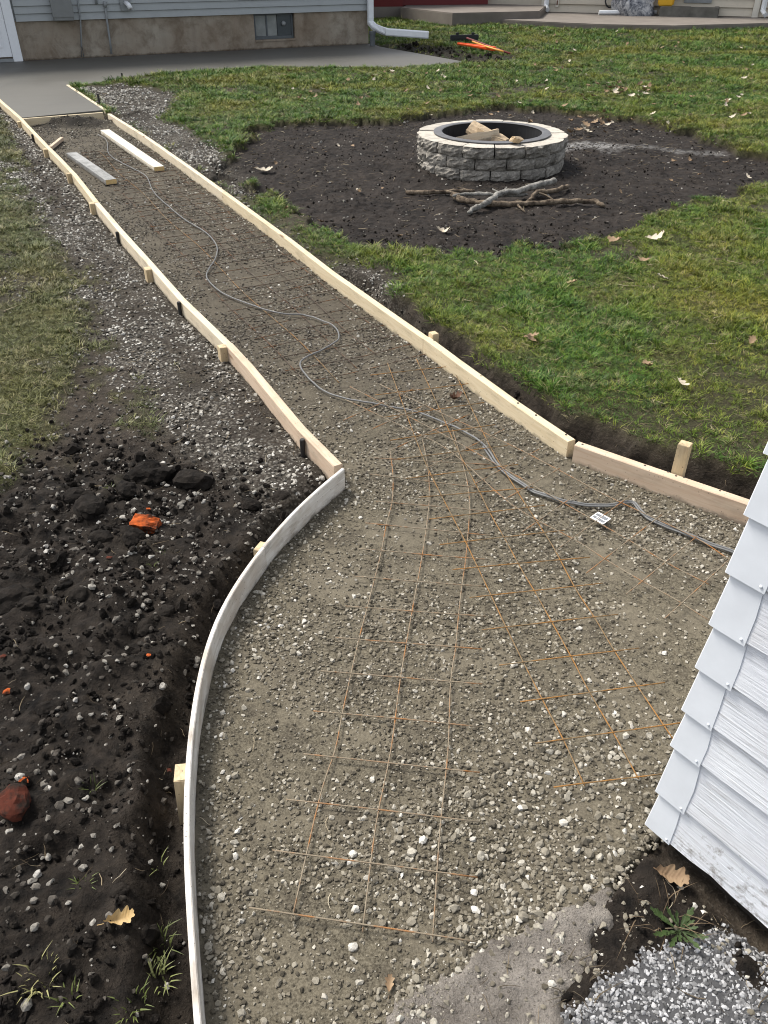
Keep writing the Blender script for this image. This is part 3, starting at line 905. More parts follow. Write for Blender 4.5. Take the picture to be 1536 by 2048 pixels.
# ------------------------------------------------------------------ cable
CABLE = plain('grey_cable_sheath', (0.125, 0.126, 0.124), 0.5, 0.4, 0.15, 40)
cpx = [(196, 268), (213, 280), (217, 305), (240, 323), (267, 337), (293, 353), (305, 379), (327, 403), (370, 438), (410, 463), (433, 490), (430, 517), (413, 547), (423, 567), (450, 587), (512, 610), (557, 623), (607, 627), (640, 637), (667, 650), (678, 670), (667, 685), (613, 713), (600, 727), (613, 750), (647, 780), (693, 797), (767, 812), (817, 820), (877, 840), (925, 861), (970, 890), (999, 932), (1045, 965), (1086, 986), (1148, 1002), (1215, 1006), (1264, 1000), (1285, 1019), (1314, 1040), (1397, 1073), (1476, 1102), (1560, 1135)]
def cable_line(px, z, shift=0.0):
    P = catmull(ats(px, 0.02), 6)
    hs = path_h(np.array([p.x for p in P]), np.array([p.y for p in P]))
    for i, p in enumerate(P):
        t = (P[min(i + 1, len(P) - 1)] - P[max(i - 1, 0)]).normalized()
        p.x += -t.y * shift; p.y += t.x * shift
        p.z = float(hs[i]) + z
    return P
ca_ = empty('electric_cable', at(600, 727, 0))
inv = Matrix.Translation(-ca_.location)
def cpart(P, r):
    me = tube_mesh('strand', P, r, 8); me.transform(inv)
    return link('strand', me, CABLE, ca_, True)
cpart(cable_line(cpx, 0.017), 0.0041)
cpart(cable_line(cpx[31:], 0.015, -0.0085), 0.0038)
tag(ca_, 'grey electric cable snaking down the gravel over the wire mesh', 'cable')

# ------------------------------------------------------------------ product tag lying on the mesh
def card():
    z = 0.024
    c = [at(1180, 1035, z), at(1206, 1049, z), at(1221, 1037, z), at(1196, 1024, z)]
    u, v = (c[1] - c[0]), (c[3] - c[0])
    o0 = c[0]
    lw, lh = u.length, v.length
    ex, ey = u.normalized(), v.normalized()
    o = empty('paper_tag', o0)
    def quad(name, a0, a1, b0, b1, dz, mat):
        pts = [ex * a0 * lw + ey * b0 * lh, ex * a1 * lw + ey * b0 * lh, ex * a1 * lw + ey * b1 * lh, ex * a0 * lw + ey * b1 * lh]
        th = 0.0012
        return hexa(name, [p + Vector((0, 0, dz)) for p in pts] + [p + Vector((0, 0, dz + th)) for p in pts], mat, o)
    PAPER = plain('white_card', (0.8, 0.8, 0.8), 0.6, 0.3, 0.03)
    INK = plain('grey_print', (0.16, 0.17, 0.18), 0.7, 0.2, 0.1)
    quad('card', 0, 1, 0, 1, 0, PAPER)
    for a0, a1, b0, b1 in ((.08, .42, .55, .8), (.5, .9, .5, .85), (.08, .3, .15, .42), (.36, .42, .1, .45), (.5, .92, .12, .38)):
        quad('print_block', a0, a1, b0, b1, 0.0005 + 0.0009, INK)
    tag(o, 'small white printed paper tag lying on the mesh by the cable', 'paper tag')
card()
# ------------------------------------------------------------------ fire pit of split blocks
def block_material(name, a, b, dk):
    m = M(name, 0.95, 0.12)
    co = m.coord('Position')
    f, g_, h = m.noise(co, 9, 5, 0.65), m.noise(co, 60, 5, 0.7), m.noise(co, 200, 3, 0.6)
    r = m.rand()
    c = m.mix(m.ramp(g_, [(0.3, 0.0), (0.7, 1.0)]), b, a)
    c = m.mix(m.ramp(f, [(0.48, 0.0), (0.68, 0.75)]), c, dk)
    c = m.mix(m.math('MULTIPLY', r, 0.35), c, dk)
    m.col(c)
    m.bump(g_, 0.6, 0.01); m.bump(h, 0.4, 0.003)
    return m.m
BLOCK = block_material('split_block', (0.40, 0.372, 0.325), (0.15, 0.137, 0.118), (0.045, 0.04, 0.034))
CAP = block_material('cap_block', (0.52, 0.485, 0.42), (0.43, 0.395, 0.335), (0.28, 0.255, 0.22))
PITZ = 0.012
def pit_block(R0, R1, a0, a1, z0, z1, rough, seed, inner_top=None):
    nx, nz, nd = 8, 5, 4
    bm = bmesh.new()
    rs = np.random.default_rng(seed)
    cache = {}
    def P(i, j, k):
        key = (i, j, k)
        if key in cache: return cache[key]
        u, v, d = i / nx, j / nz, k / nd
        a = a0 + (a1 - a0) * u
        r = R0 + (R1 - R0) * d
        z = z0 + (z1 - z0) * v
        if k == nd:
            e = min(u, 1 - u) * (a1 - a0) * R1; f = min(v, 1 - v) * (z1 - z0)
            r += -0.016 * (1 - min(1, e / .03)) - 0.014 * (1 - min(1, f / .028)) * (0.35 if (inner_top and j == nz) else 1) + rs.normal(0, rough)
            if 0 < i < nx: a += rs.normal(0, rough * .5) / R1
            if 0 < j < nz: z += rs.normal(0, rough * .5)
        elif j in (0, nz) or i in (0, nx):
            r += rs.normal(0, .001)
        vtx = bm.verts.new((r * math.cos(a), r * math.sin(a), z))
        cache[key] = vtx
        return vtx
    def face(q): bm.faces.new(q)
    for i in range(nx):
        for j in range(nz):
            face([P(i, j, nd), P(i + 1, j, nd), P(i + 1, j + 1, nd), P(i, j + 1, nd)])
            face([P(i, j, 0), P(i, j + 1, 0), P(i + 1, j + 1, 0), P(i + 1, j, 0)])
        for k in range(nd):
            face([P(i, nz, k), P(i, nz, k + 1), P(i + 1, nz, k + 1), P(i + 1, nz, k)])
            face([P(i, 0, k), P(i + 1, 0, k), P(i + 1, 0, k + 1), P(i, 0, k + 1)])
    for j in range(nz):
        for k in range(nd):
            face([P(0, j, k), P(0, j, k + 1), P(0, j + 1, k + 1), P(0, j + 1, k)])
            face([P(nx, j, k), P(nx, j + 1, k), P(nx, j + 1, k + 1), P(nx, j, k + 1)])
    return bm_mesh('block', bm)
pit = empty('fire_pit', (PIT_C.x, PIT_C.y, PITZ))
NB = 15
H3 = 0.288
for c in range(3):
    z0, z1 = c * H3 / 3 + 0.001, (c + 1) * H3 / 3 - 0.003
    for k in range(NB):
        jit = random.uniform(-.02, .02)
        off = (0.0, 0.5, 0.08)[c]
        gap = 0.008
        a0 = (k + off) * 2 * math.pi / NB + gap * random.uniform(.3, 1.4)
        a1 = (k + 1 + off) * 2 * math.pi / NB - gap * random.uniform(.3, 1.4)
        R1 = PIT_R - random.uniform(0, .012) + (0.004 if c == 2 else 0)
        me = pit_block(PIT_R - 0.2, R1, a0, a1, z0, z1 + (random.uniform(-.003, .003) if c == 2 else 0), 0.0052, 100 + c * 40 + k, c == 2)
        if c == 2:
            me.materials.append(BLOCK); me.materials.append(CAP)
            for p in me.polygons:
                if p.normal.z > 0.6 and p.center.z > z1 - .012: p.material_index = 1
        link('block', me, BLOCK, pit)
STEEL_BLK = plain('sooty_steel', (0.016, 0.016, 0.017), 0.7, 0.3, 0.3, 20)
RIMST = plain('weathered_rim_steel', (0.085, 0.085, 0.088), 0.6, 0.4, 0.25, 12)
def lathe(name, prof, seg, mat, parent):
    v, f = [], []
    n = len(prof)
    for s in range(seg):
        a = 2 * math.pi * s / seg
        for r, z in prof: v.append((r * math.cos(a), r * math.sin(a), z))
    for s in range(seg):
        t = (s + 1) % seg
        for k in range(n):
            l = (k + 1) % n
            f.append((s * n + k, t * n + k, t * n + l, s * n + l))
    return link(name, pydata(name, v, f), mat, parent, False)
lathe('steel_liner', [(.462, 0.02), (.466, 0.02), (.466, H3 + .004), (.462, H3 + .004)], 64, STEEL_BLK, pit)
lathe('rim_flange', [(.466, H3 + .0015), (.535, H3 + .0015), (.535, H3 + .008), (.466, H3 + .012), (.456, H3 + .008)], 64, RIMST, pit)
SOOT = plain('ash_floor', (0.03, 0.029, 0.028), 0.95, 0.1, 0.5, 25, bump=.5)
lathe('ash_bed', [(0.001, 0.03), (.458, 0.02), (.458, 0.005), (0.001, 0.005)], 40, SOOT, pit)
tag(pit, 'round fire pit of three courses of grey split stone blocks with a steel ring', 'fire pit')

# split firewood inside and one chip on the rim
FIREWOOD = wood('split_firewood', (0.78, 0.68, 0.52), (0.66, 0.52, 0.36), attr=None, stain_amt=0.25, knots=False)
BARK = plain('log_bark', (0.36, 0.28, 0.19), 0.95, 0.1, 0.4, 30, bump=.6)
def billet(loc, rot, L, r, label, sector=2.2, mat=FIREWOOD):
    o = empty('firewood_log', loc); o.rotation_euler = rot
    bm = bmesh.new()
    n = 6
    prof = [(0, 0)] + [(r * math.cos(sector * (k / n - .5)), r * math.sin(sector * (k / n - .5))) for k in range(n + 1)]
    secs = []
    for s in range(5):
        x = -L / 2 + L * s / 4
        secs.append([bm.verts.new((x + (random.uniform(-.012, .012) if s in (0, 4) else 0), p[0] + random.uniform(-.006, .006) - r * .5, p[1] + random.uniform(-.006, .006))) for p in prof])
    m_ = len(prof)
    bark = []
    for a, b in zip(secs[:-1], secs[1:]):
        for k in range(m_):
            f = bm.faces.new((a[k], a[(k + 1) % m_], b[(k + 1) % m_], b[k]))
            if 0 < k < m_ - 1: f.material_index = 1
    bm.faces.new(secs[0]); bm.faces.new(secs[-1][::-1])
    me = bm_mesh('split_log', bm)
    me.materials.append(mat); me.materials.append(BARK)
    b = link('split_log', me, mat, o)
    return tag(o, label, 'firewood', 'split logs in the fire pit')
px0, py0 = PIT_C.x, PIT_C.y
billet((px0 - .13, py0 + .02, .235), (0.5, -0.16, 0.15), .40, .085, 'pale split log lying left in the fire pit')
billet((px0 - .02, py0 + .08, .255), (2.3, 0.25, -0.75), .42, .08, 'split log leaning up in the middle of the fire pit')
billet((px0 + .04, py0 + .04, .235), (0.9, 0.3, -0.5), .38, .075, 'pale split log lying right of the leaning one in the pit')
billet((px0 - .06, py0 - .04, .13), (1.6, 0.05, 1.2), .40, .09, 'lowest split log under the others in the fire pit')
billet((px0 + .02, py0 + .16, .12), (0.2, 0.0, -0.1), .44, .09, 'split log lying at the back under the leaning log in the pit')
ch = at(1032, 281, H3 + PITZ + .03)
billet((ch.x, ch.y, H3 + PITZ + .035), (1.2, 0.2, 0.4), .075, .05, 'small broken wood chunk resting on the fire pit rim', mat=plain('pale_chunk', (0.5, 0.38, 0.24), .9, .1, .2, 40))

# ------------------------------------------------------------------ branches
def bark_mat(name, a, b):
    m = M(name, 0.95, 0.1)
    co = m.coord('Object')
    f, g_ = m.noise(co, 18, 6, 0.7), m.noise(co, 90, 4, 0.7)
    c = m.mix(m.ramp(f, [(0.35, 0.0), (0.65, 1.0)]), a, b)
    c = m.mix(m.ramp(g_, [(0.55, 0.0), (0.75, 0.6)]), c, tuple(x * .3 for x in a))
    m.col(c); m.bump(f, 1.0, .025); m.bump(g_, .8, .008)
    return m.m
BK1, BK2 = bark_mat('brown_bark', (0.05, 0.037, 0.028), (0.27, 0.215, 0.155)), bark_mat('grey_bark', (0.10, 0.095, 0.085), (0.38, 0.365, 0.33))
def branch(px, zs, r0, r1, mat, label, twigs=()):
    P = [at(x, y, z) for (x, y), z in zip(px, zs)]
    base = P[0].copy(); base.z = 0
    o = empty('fallen_branch', base)
    C = catmull([p - base for p in P], 6)
    for p in C[1:-1]: p += Vector((random.uniform(-.008, .008), random.uniform(-.008, .008), random.uniform(-.005, .005)))
    R = [(r0 + (r1 - r0) * i / (len(C) - 1)) * random.uniform(.78, 1.12) * (.55 if i in (0, len(C) - 1) else 1) for i in range(len(C))]
    link('branch_stem', tube_mesh('branch_stem', C, R, 9), mat, o, True)
    for tw, rr in twigs:
        T = [at(x, y, z) - base for x, y, z in tw]
        T = catmull(T, 4) if len(T) > 2 else T
        link('twig', tube_mesh('twig', T, [rr * (1 - .6 * i / (len(T) - 1)) for i in range(len(T))], 6), mat, o, True)
    return tag(o, label, 'branch', 'branches in front of the fire pit')
branch([(903, 390), (930, 400), (985, 408), (1040, 407), (1100, 404), (1180, 402), (1210, 413)], [.06, .06, .055, .055, .055, .06, .045], .026, .018, BK1, 'longest brown branch, lying along the front of the branch pile', [([(1035, 410, .05), (1050, 424, .035)], .01)])
branch([(935, 425), (965, 410), (1000, 387), (1035, 382), (1075, 370), (1112, 361)], [.045, .075, .10, .11, .11, .10], .022, .027, BK2, 'pale grey forked branch lying on top across the pile', [([(1000, 387, .10), (985, 378, .12)], .012), ([(1003, 386, .10), (1014, 374, .13)], .01)])
branch([(812, 384), (850, 385), (890, 383), (950, 381)], [.045, .05, .05, .05], .022, .015, BK1, 'left brown branch pointing at the lawn, behind the pile', [([(890, 383, .05), (915, 387, .05), (935, 390, .045)], .012)])
branch([(905, 392), (940, 388), (1000, 390), (1055, 389)], [.075, .08, .08, .07], .014, .018, BK2, 'grey middle branch under the forked branch')
branch([(1050, 408), (1062, 398), (1075, 385), (1110, 380), (1138, 372)], [.05, .07, .08, .08, .06], .013, .02, BK1, 'crooked brown branch at the right of the pile', [([(1075, 385, .08), (1095, 392, .06), (1112, 403, .045)], .009)])
branch([(1072, 392), (1085, 384), (1100, 394)], [.05, .07, .045], .012, .009, BK2, 'short grey twig at the right end of the branch pile')

# ------------------------------------------------------------------ orange and black yard tools by the slab
ORANGE = plain('orange_plastic', (0.85, 0.10, 0.015), 0.45, 0.4, 0.05)
BLKPL = plain('black_plastic', (0.015, 0.015, 0.017), 0.5, 0.4, 0.2)
YELH = plain('yellow_handle', (0.7, 0.32, 0.05), 0.5, 0.4, 0.1)
REDH = plain('dark_red_handle', (0.16, 0.022, 0.02), 0.5, 0.4, 0.15)
a, b = at(900, 85, .1), at(956, 84, .1)
br = empty('push_broom', a)
t = (b - a); L = t.length; rz = math.atan2(t.y, t.x); br.rotation_euler = (0, 0, rz)
box('broom_head', 0, L, -.05, .05, .05, .13, BLKPL, br, .012)
bm = bmesh.new()
for i in range(40):
    x = L * (i + .5) / 40
    for yy in (-.03, 0, .03):
        box_bm(bm, x - .006, x + .006, yy - .01, yy + .01, -.01 + random.uniform(-.01, .01), .0495)
link('bristles', bm_mesh('bristles', bm), BLKPL, br)
for x in (.25, .8):
    box('clamp', L * x - .03, L * x + .03, -.025, .025, .1305, .17, BLKPL, br, .006)
Minv = (Matrix.Translation(a) @ Matrix.Rotation(rz, 4, 'Z')).inverted()
me = tube_mesh('broom_handle', [at(934, 76, .22), at(975, 91, .17), at(1020, 107, .12)], .016, 10); me.transform(Minv)
link('broom_handle', me, REDH, br, True)
tag(br, 'black push broom with dark red handle lying on the grass edge', 'broom')
a, b = at(914, 92, .13), at(990, 101, .13)
tl_ = empty('orange_hand_tool', a)
t = (b - a); L = t.length; rz = math.atan2(t.y, t.x); tl_.rotation_euler = (0, 0, rz)
bm = bmesh.new(); box_bm(bm, 0, L, -.05, .05, -.01, .06)
for v in bm.verts:
    if v.co.x < .01: v.co.y *= .45; v.co.z = v.co.z * .6 + .03
bmesh.ops.bevel(bm, geom=bm.edges[:], offset=.018, segments=3, affect='EDGES')
link('tool_blade', bm_mesh('tool_blade', bm), ORANGE, tl_)
Minv = (Matrix.Translation(a) @ Matrix.Rotation(rz, 4, 'Z')).inverted()
me = tube_mesh('tool_handle', [at(945, 83, .2), at(975, 94, .18), at(1006, 103, .15)], .015, 10); me.transform(Minv)
link('tool_handle', me, YELH, tl_, True)
tag(tl_, 'bright orange tool with yellow handle lying beside the black broom', 'tool')

# ------------------------------------------------------------------ bricks and rubble in the left soil
def rock_mesh(seed, n=18, sq=(1, .8, .6), sub=1, rough=.05):
    rs = np.random.default_rng(seed)
    p = rs.normal(size=(n, 3)); p /= np.linalg.norm(p, axis=1)[:, None]
    p *= rs.uniform(.8, 1.05, (n, 1)); p *= np.array(sq)
    bm = bmesh.new()
    for q in p: bm.verts.new(q)
    r = bmesh.ops.convex_hull(bm, input=bm.verts[:])
    bmesh.ops.delete(bm, geom=[v for v in bm.verts if not v.link_faces], context='VERTS')
    if sub:
        bmesh.ops.bevel(bm, geom=bm.edges[:], offset=.07, segments=1, affect='EDGES', clamp_overlap=True)
        bmesh.ops.triangulate(bm, faces=bm.faces[:])
        for v in bm.verts: v.co += Vector(rs.normal(0, rough * .3, 3))
    return bm_mesh('stone', bm)
def clod_mesh(seed, sq):
    rs = np.random.default_rng(seed)
    bm = bmesh.new()
    bmesh.ops.create_icosphere(bm, subdivisions=3, radius=1)
    co = np.array([v.co[:] for v in bm.verts])
    o1 = rs.uniform(0, 90, 2)
    d = fbm(co[:, 0] + co[:, 2] * .7 + o1[0], co[:, 1] - co[:, 2] * .6 + o1[1], .9, 4, seed * 1.3) * .45 + fbm(co[:, 0] * 1.3 + co[:, 2], co[:, 1] + co[:, 2], .25, 3, seed) * .16
    for v, k in zip(bm.verts, d): v.co = Vector((v.co.x * sq[0], v.co.y * sq[1], v.co.z * sq[2])) * (1 + k)
    return bm_mesh('clod', bm)
def brickmat(name, a, b, soil_amt):
    m = M(name, .95, .1)
    co = m.coord('Object')
    f, g_ = m.noise(co, 25, 5, .65), m.noise(co, 120, 4, .7)
    c = m.mix(g_, a, b)
    c = m.mix(m.ramp(f, [(.5 - soil_amt * .3, 0.0), (.62, .95)]), c, (.02, .016, .013))
    m.col(c); m.bump(g_, .6, .003); m.bump(f, .5, .005)
    return m.m
BRICK_O, BRICK_R = brickmat('orange_brick', (.36, .07, .016), (.44, .1, .025), .3), brickmat('dark_red_brick', (.055, .017, .011), (.09, .027, .017), .15)
p = at(289, 1042, .05)
bm = bmesh.new(); box_bm(bm, -.045, .048, -.026, .03, -.02, .022)
bmesh.ops.subdivide_edges(bm, edges=bm.edges[:], cuts=4, use_grid_fill=True)
for v in bm.verts:
    v.co += Vector((random.uniform(-.004, .004), random.uniform(-.003, .003), random.uniform(-.003, .003)))
    if v.co.x > .03: v.co.z -= .008
o = link('broken_brick', bm_mesh('broken_brick', bm), BRICK_O); o.location = (p.x, p.y, sz(p) + .008); o.rotation_euler = (.22, .06, -.12)
tag(o, 'bright orange broken brick half sunk in the dark soil', 'brick')
p = at(35, 1615, .03)
o = link('brick_chunk', clod_mesh(5, (.034, .044, .024)), BRICK_R); o.location = (p.x, p.y, sz(p) + .012); o.rotation_euler = (.2, .1, .5)
tag(o, 'dark red-brown brick chunk at the left edge in the soil', 'brick')
for k, (px, py, s, lab) in enumerate(((222, 1128, .010, 'tiny red brick crumb in soil below the orange brick'), (296, 1018, .009, 'small orange crumb just behind the orange brick'), (12, 1378, .012, 'orange brick crumb at the left edge, above the red chunk'), (8, 1318, .009, 'small red brick crumb at left edge, higher than the orange crumb'), (297, 1310, .010, 'red brick crumb among pale stones left of the curved strip'), (50, 1565, .013, 'flat red brick flake just above the dark red chunk'), (328, 1505, .008, 'red brick crumb beside the yellowish square stake'), (490, 970, .010, 'orange crumb near the pine board end'))):
    p = at(px, py, .03)
    o = link('brick_crumb', rock_mesh(60 + k, 14, (s * 1.3, s, s * .6), 0), BRICK_O if k % 3 else BRICK_R); o.location = (p.x, p.y, sz(p) + s * .3)
    tag(o, lab, 'brick')
# clods dug out of the trench
def clodmat():
    m = M('clod_soil', .95, .12)
    co = m.coord('Object'); P = m.coord('Position')
    f, g_ = m.noise(P, 30, 6, .65), m.noise(P, 140, 4, .7)
    c = m.mix(m.ramp(f, [(.35, 0.0), (.65, 1.0)]), (.0025, .0021, .0019), (.016, .013, .0105))
    c = m.mix(m.ramp(g_, [(.6, 0.0), (.75, .5)]), c, (.09, .08, .066))
    c = m.mix(m.math('MULTIPLY', m.rand(), .4), c, (.032, .027, .022))
    m.col(c); m.bump(f, .8, .01); m.bump(g_, .6, .004)
    return m.m
CLOD = clodmat()
clods = [(300, 950, 46, 'big lumpy clod with pale crust behind the orange brick'), (385, 958, 40, 'dark clod right of the big crusted clod'), (255, 985, 26, 'clod just left of the big crusted clod'), (185, 1030, 34, 'flat crusted clod left of the orange brick'), (150, 998, 24, 'dark clod upper left of the orange brick'), (205, 1088, 24, 'pale topped clod below the orange brick'), (262, 1072, 26, 'dark flat clod just under the orange brick'), (20, 1205, 40, 'large dark clod at the left photo edge'), (62, 1215, 24, 'clod right of the large edge clod'), (265, 1090, 18, 'small clod below the flat dark clod'), (130, 1170, 18, 'clod left of the tiny red crumb'), (290, 1250, 22, 'dark clod above the pale stone cluster'), (160, 1195, 20, 'dark round clod in mid soil on the left'), (48, 1105, 22, 'clod near the grass sprigs at left'), (330, 1215, 20, 'clod near the trench beside the curved strip'), (100, 1420, 26, 'pale dusty clod at far left, among white stones'), (240, 1780, 20, 'crusted grey clod above the yellow leaf'), (430, 1180, 18, 'clod on the trench lip near the curved strip'), (500, 1000, 22, 'dark clod near the pine board end'), (560, 985, 18, 'small dark clod beside the last dark stake')]
for k, (px, py, s, lab) in enumerate(clods):
    p = at(px, py, .03)
    dep = p.y * CP + (CAM_H - .03) * SP
    r = s / FPX * dep
    o = link('dirt_clod', clod_mesh(k + 1, (r, r * .85, r * .55)), CLOD)
    o.location = (p.x, p.y, sz(p) + r * .12); o.rotation_euler = (random.uniform(-.3, .3), random.uniform(-.3, .3), random.uniform(0, 6))
    tag(o, lab, 'soil clod', 'clods of dug soil')

# ------------------------------------------------------------------ leaves
def leafmat(name, a, b):
    m = M(name, .7, .25)
    co = m.coord('Object')
    f = m.noise(co, 35, 5, .6)
    c = m.mix(m.ramp(f, [(.35, 0.0), (.65, 1.0)]), a, b)
    c = m.mix(m.math('MULTIPLY', m.rand(), .3), c, tuple(x * .55 for x in a))
    m.col(c)
    return m.m
LF_TAN, LF_YEL, LF_BRN, LF_PALE = leafmat('tan_leaf', (.2, .13, .075), (.3, .215, .13)), leafmat('yellow_leaf', (.34, .22, .085), (.44, .32, .16)), leafmat('brown_leaf', (.09, .045, .027), (.15, .085, .05)), leafmat('pale_leaf', (.42, .36, .27), (.56, .5, .4))
def leaf_mesh(seed, L=.1, curl=.25):
    rs = random.Random(seed)
    n = 30
    ts = [i / n for i in range(n + 1)]
    def wdt(t):
        lob = .5 + .5 * math.cos(2 * math.pi * (t * 3.3 - .25))
        t = min(1.0, max(0.0, t))
        return L * (.05 + .27 * math.sin(math.pi * t) ** .75 * (.42 + .58 * lob ** .7) * (.7 + .5 * t)) if t > .12 else L * .018
    v, f = [], []
    k1, k2 = rs.uniform(.4, 1.4) * curl, rs.uniform(-.5, 1) * curl
    for t in ts:
        x = L * (t - .5)
        z0 = k1 * L * (t - .5) ** 2 * 2 + rs.uniform(-.004, .004) * L * 4
        wl, wr = wdt(t + .02), wdt(t - .015) * .95
        v += [(x + wl * .55 + rs.uniform(-.006, .006) * L, wl, z0 + k2 * wl + abs(k1) * wl * 1.2), (x, 0, z0), (x + wr * .55 + rs.uniform(-.006, .006) * L, -wr, z0 + k2 * wr + abs(k1) * wr * .7)]
    for i in range(n):
        a = i * 3
        f += [(a, a + 1, a + 4, a + 3), (a + 1, a + 2, a + 5, a + 4)]
    v += [(-L * .5, .008 * L, 0), (-L * .72, .012 * L, .02 * L), (-L * .72, -.012 * L, .02 * L), (-L * .5, -.012 * L, 0)]
    b = len(v) - 4
    f.append((b, b + 1, b + 2, b + 3))
    return pydata('leaf', v, f)
def leaf_obj(px, py, L, mat, label, rz, curl=.5, seed=1, z=.03, group=None, tilt=(0, 0)):
    p = at(px, py, z)
    o = link('fallen_leaf', leaf_mesh(seed, L, curl), mat, None, True)
    o.location = (p.x, p.y, sz(p) + .006 + L * .06); o.rotation_euler = (tilt[0], tilt[1], rz)
    return tag(o, label, 'leaf', group)
leaf_obj(240, 1845, .06, LF_YEL, 'yellow-tan curled oak leaf on the dark soil near the bottom left', .35, .8, 3, tilt=(.2, .1))
leaf_obj(1342, 1750, .075, LF_TAN, 'brown oak leaf on the soil against the white shed', -.5, .7, 8, .02, tilt=(.25, -.1))
leaf_obj(779, 1970, .034, LF_TAN, 'small tan leaf on the gravel near the bottom', 1.5, .6, 12, .01)
leaf_obj(910, 797, .06, LF_BRN, 'dark red-brown curled leaf on the gravel near the right board', .3, .9, 5, .02)
leaf_obj(527, 340, .16, LF_PALE, 'pale oak leaf at the left of the fire pit soil', .1, .5, 9, .05)
leaf_obj(885, 463, .10, LF_PALE, 'white oak leaf on the soil in front of the branches', -.3, .6, 15, .04)
# ------------------------------------------------------------------ wall frames
def z_on(Y, py):
    b = (1024 - py) / FPX
    return CAM_H + Y * (-SP + b * CP) / (CP + b * SP)

class Wall:
    """a vertical wall surveyed by two base points; local x runs along it, local y into the house"""
    def __init__(self, name, p0, p1):
        self.p0 = Vector((p0.x, p0.y, 0))
        t = Vector((p1.x - p0.x, p1.y - p0.y, 0)); self.L = t.length; self.t = t.normalized()
        self.n = Vector((self.t.y, -self.t.x, 0))
        self.root = empty(name, self.p0, math.atan2(self.t.y, self.t.x))
    def uz(self, px, py, out=0.0):
        q = on_plane(px, py, self.p0 + self.n * out, self.n)
        return (q - self.p0).dot(self.t), q.z

def siding_material(name, c, var=.06):
    m = M(name, .55, .3)
    co = m.coord('Object', (1, 8, 8))
    f = m.noise(co, 1.2, 4, .6)
    d = m.noise(m.coord('Object'), 5, 5, .6)
    k = m.mix(f, tuple(x * (1 - var) for x in c), tuple(x * (1 + var) for x in c))
    k = m.mix(m.ramp(d, [(.5, 0.0), (.75, .25)]), k, tuple(x * .6 for x in c))
    m.col(k); m.bump(m.noise(m.coord('Object', (3, 60, 60)), 2, 3), .08, .002)
    return m.m

def lap(parent, u0, u1, z0, z1, mat, out0=.034, out1=.012, name='siding_board'):
    """one course of lap siding"""
    return hexa(name, [(u0, -out0, z0), (u1, -out0, z0), (u1, .02, z0), (u0, .02, z0), (u0, -out1, z1), (u1, -out1, z1), (u1, .02, z1), (u0, .02, z1)], mat, parent)

WHITE = plain('white_paint', (.78, .79, .80), .45, .4, .03)
GREY_SID = siding_material('grey_vinyl', (.34, .357, .355))
def foundation_material():
    m = M('stained_foundation', .92, .15)
    co = m.coord('Object')
    f, g_, s = m.noise(co, 1.4, 5, .6), m.noise(co, 14, 5, .65), m.noise(m.coord('Object', (5, 5, .6)), 1.5, 4, .6)
    c = m.mix(m.ramp(f, [(.35, 0.0), (.65, 1.0)]), (.24, .19, .14), (.34, .30, .24))
    c = m.mix(m.ramp(s, [(.5, 0.0), (.72, .22)]), c, (.13, .1, .075))
    c = m.mix(m.ramp(m.noise(co, 3.1, 6, .7, .4), [(.45, 0.0), (.65, .6)]), c, (.115, .082, .055))
    sep = m.n('ShaderNodeSeparateXYZ'); m.l(co, sep.inputs[0])
    c = m.mix(m.ramp(m.math('ADD', sep.outputs[2], m.math('MULTIPLY', g_, .09)), [(.13, .85), (.165, 0.0)]), c, (.05, .036, .026))
    c = m.mix(m.ramp(g_, [(.6, 0.0), (.75, .4)]), c, (.11, .085, .065))
    m.col(c); m.bump(g_, .35, .01)
    return m.m
FOUND = foundation_material()
GALV = plain('galvanised_grey', (.24, .25, .25), .5, .4, .12, 12)
DKGREY = plain('dark_grey_paint', (.10, .11, .115), .55, .4, .15, 15)

# ---- the grey house behind the slab
W = Wall('grey_house', at(46, 122, .085), at(737, 88, .085))
R = W.root
zf = 0.5 * (W.uz(60, 38)[1] + W.uz(735, 22)[1])
wu0, wz0 = W.uz(511, 84); wu1, wz1 = W.uz(590, 30)
wu1 = W.uz(590, 60)[0]
U0, U1 = -4.0, W.L
bm = bmesh.new()
box_bm(bm, U0, wu0, 0, .3, -.3, zf); box_bm(bm, wu1, U1, 0, .3, -.3, zf); box_bm(bm, wu0, wu1, 0, .3, -.3, wz0)
link('foundation', bm_mesh('foundation', bm), FOUND, R)
win = box('window', wu0 + .01, wu1 - .01, .12, .16, wz0 + .005, zf - .01, DKGREY, R)
box('sill', wu0 + .002, wu1 - .002, -.012, .118, wz0 + .001, wz0 + .03, FOUND, win)
fr = .05
wa, wb, za, zb_ = wu0 + .012, wu1 - .012, wz0 + .032, zf - .012
WFR = plain('window_frame_paint', (.085, .095, .10), .5, .4, .12, 20)
for nm, a in (('frame_rail', (wa, wb, .06, .118, za, za + fr)), ('frame_rail', (wa, wb, .06, .118, zb_ - fr * .6, zb_)), ('frame_stile', (wa, wa + fr * .7, .062, .117, za + fr + .001, zb_ - fr * .6 - .001)), ('frame_stile', (wb - fr * .7, wb, .062, .117, za + fr + .001, zb_ - fr * .6 - .001))):
    box(nm, *a, WFR, win)
FROST = plain('dusty_pane', (.22, .23, .22), .35, .5, .25, 6)
DARKP = plain('dark_vent_panel', (.05, .06, .065), .4, .5, .2, 6)
g0, g1 = wa + fr * .75, wb - fr * .75
wd = (g1 - g0)
box('pane', g0, g0 + wd * .29, .085, .10, za + fr + .002, zb_ - fr * .62, FROST, win)
box('mullion', g0 + wd * .29 + .002, g0 + wd * .33, .07, .11, za + fr + .002, zb_ - fr * .62, WFR, win)
box('pane', g0 + wd * .335, g0 + wd * .60, .085, .10, za + fr + .002, zb_ - fr * .62, FROST, win)
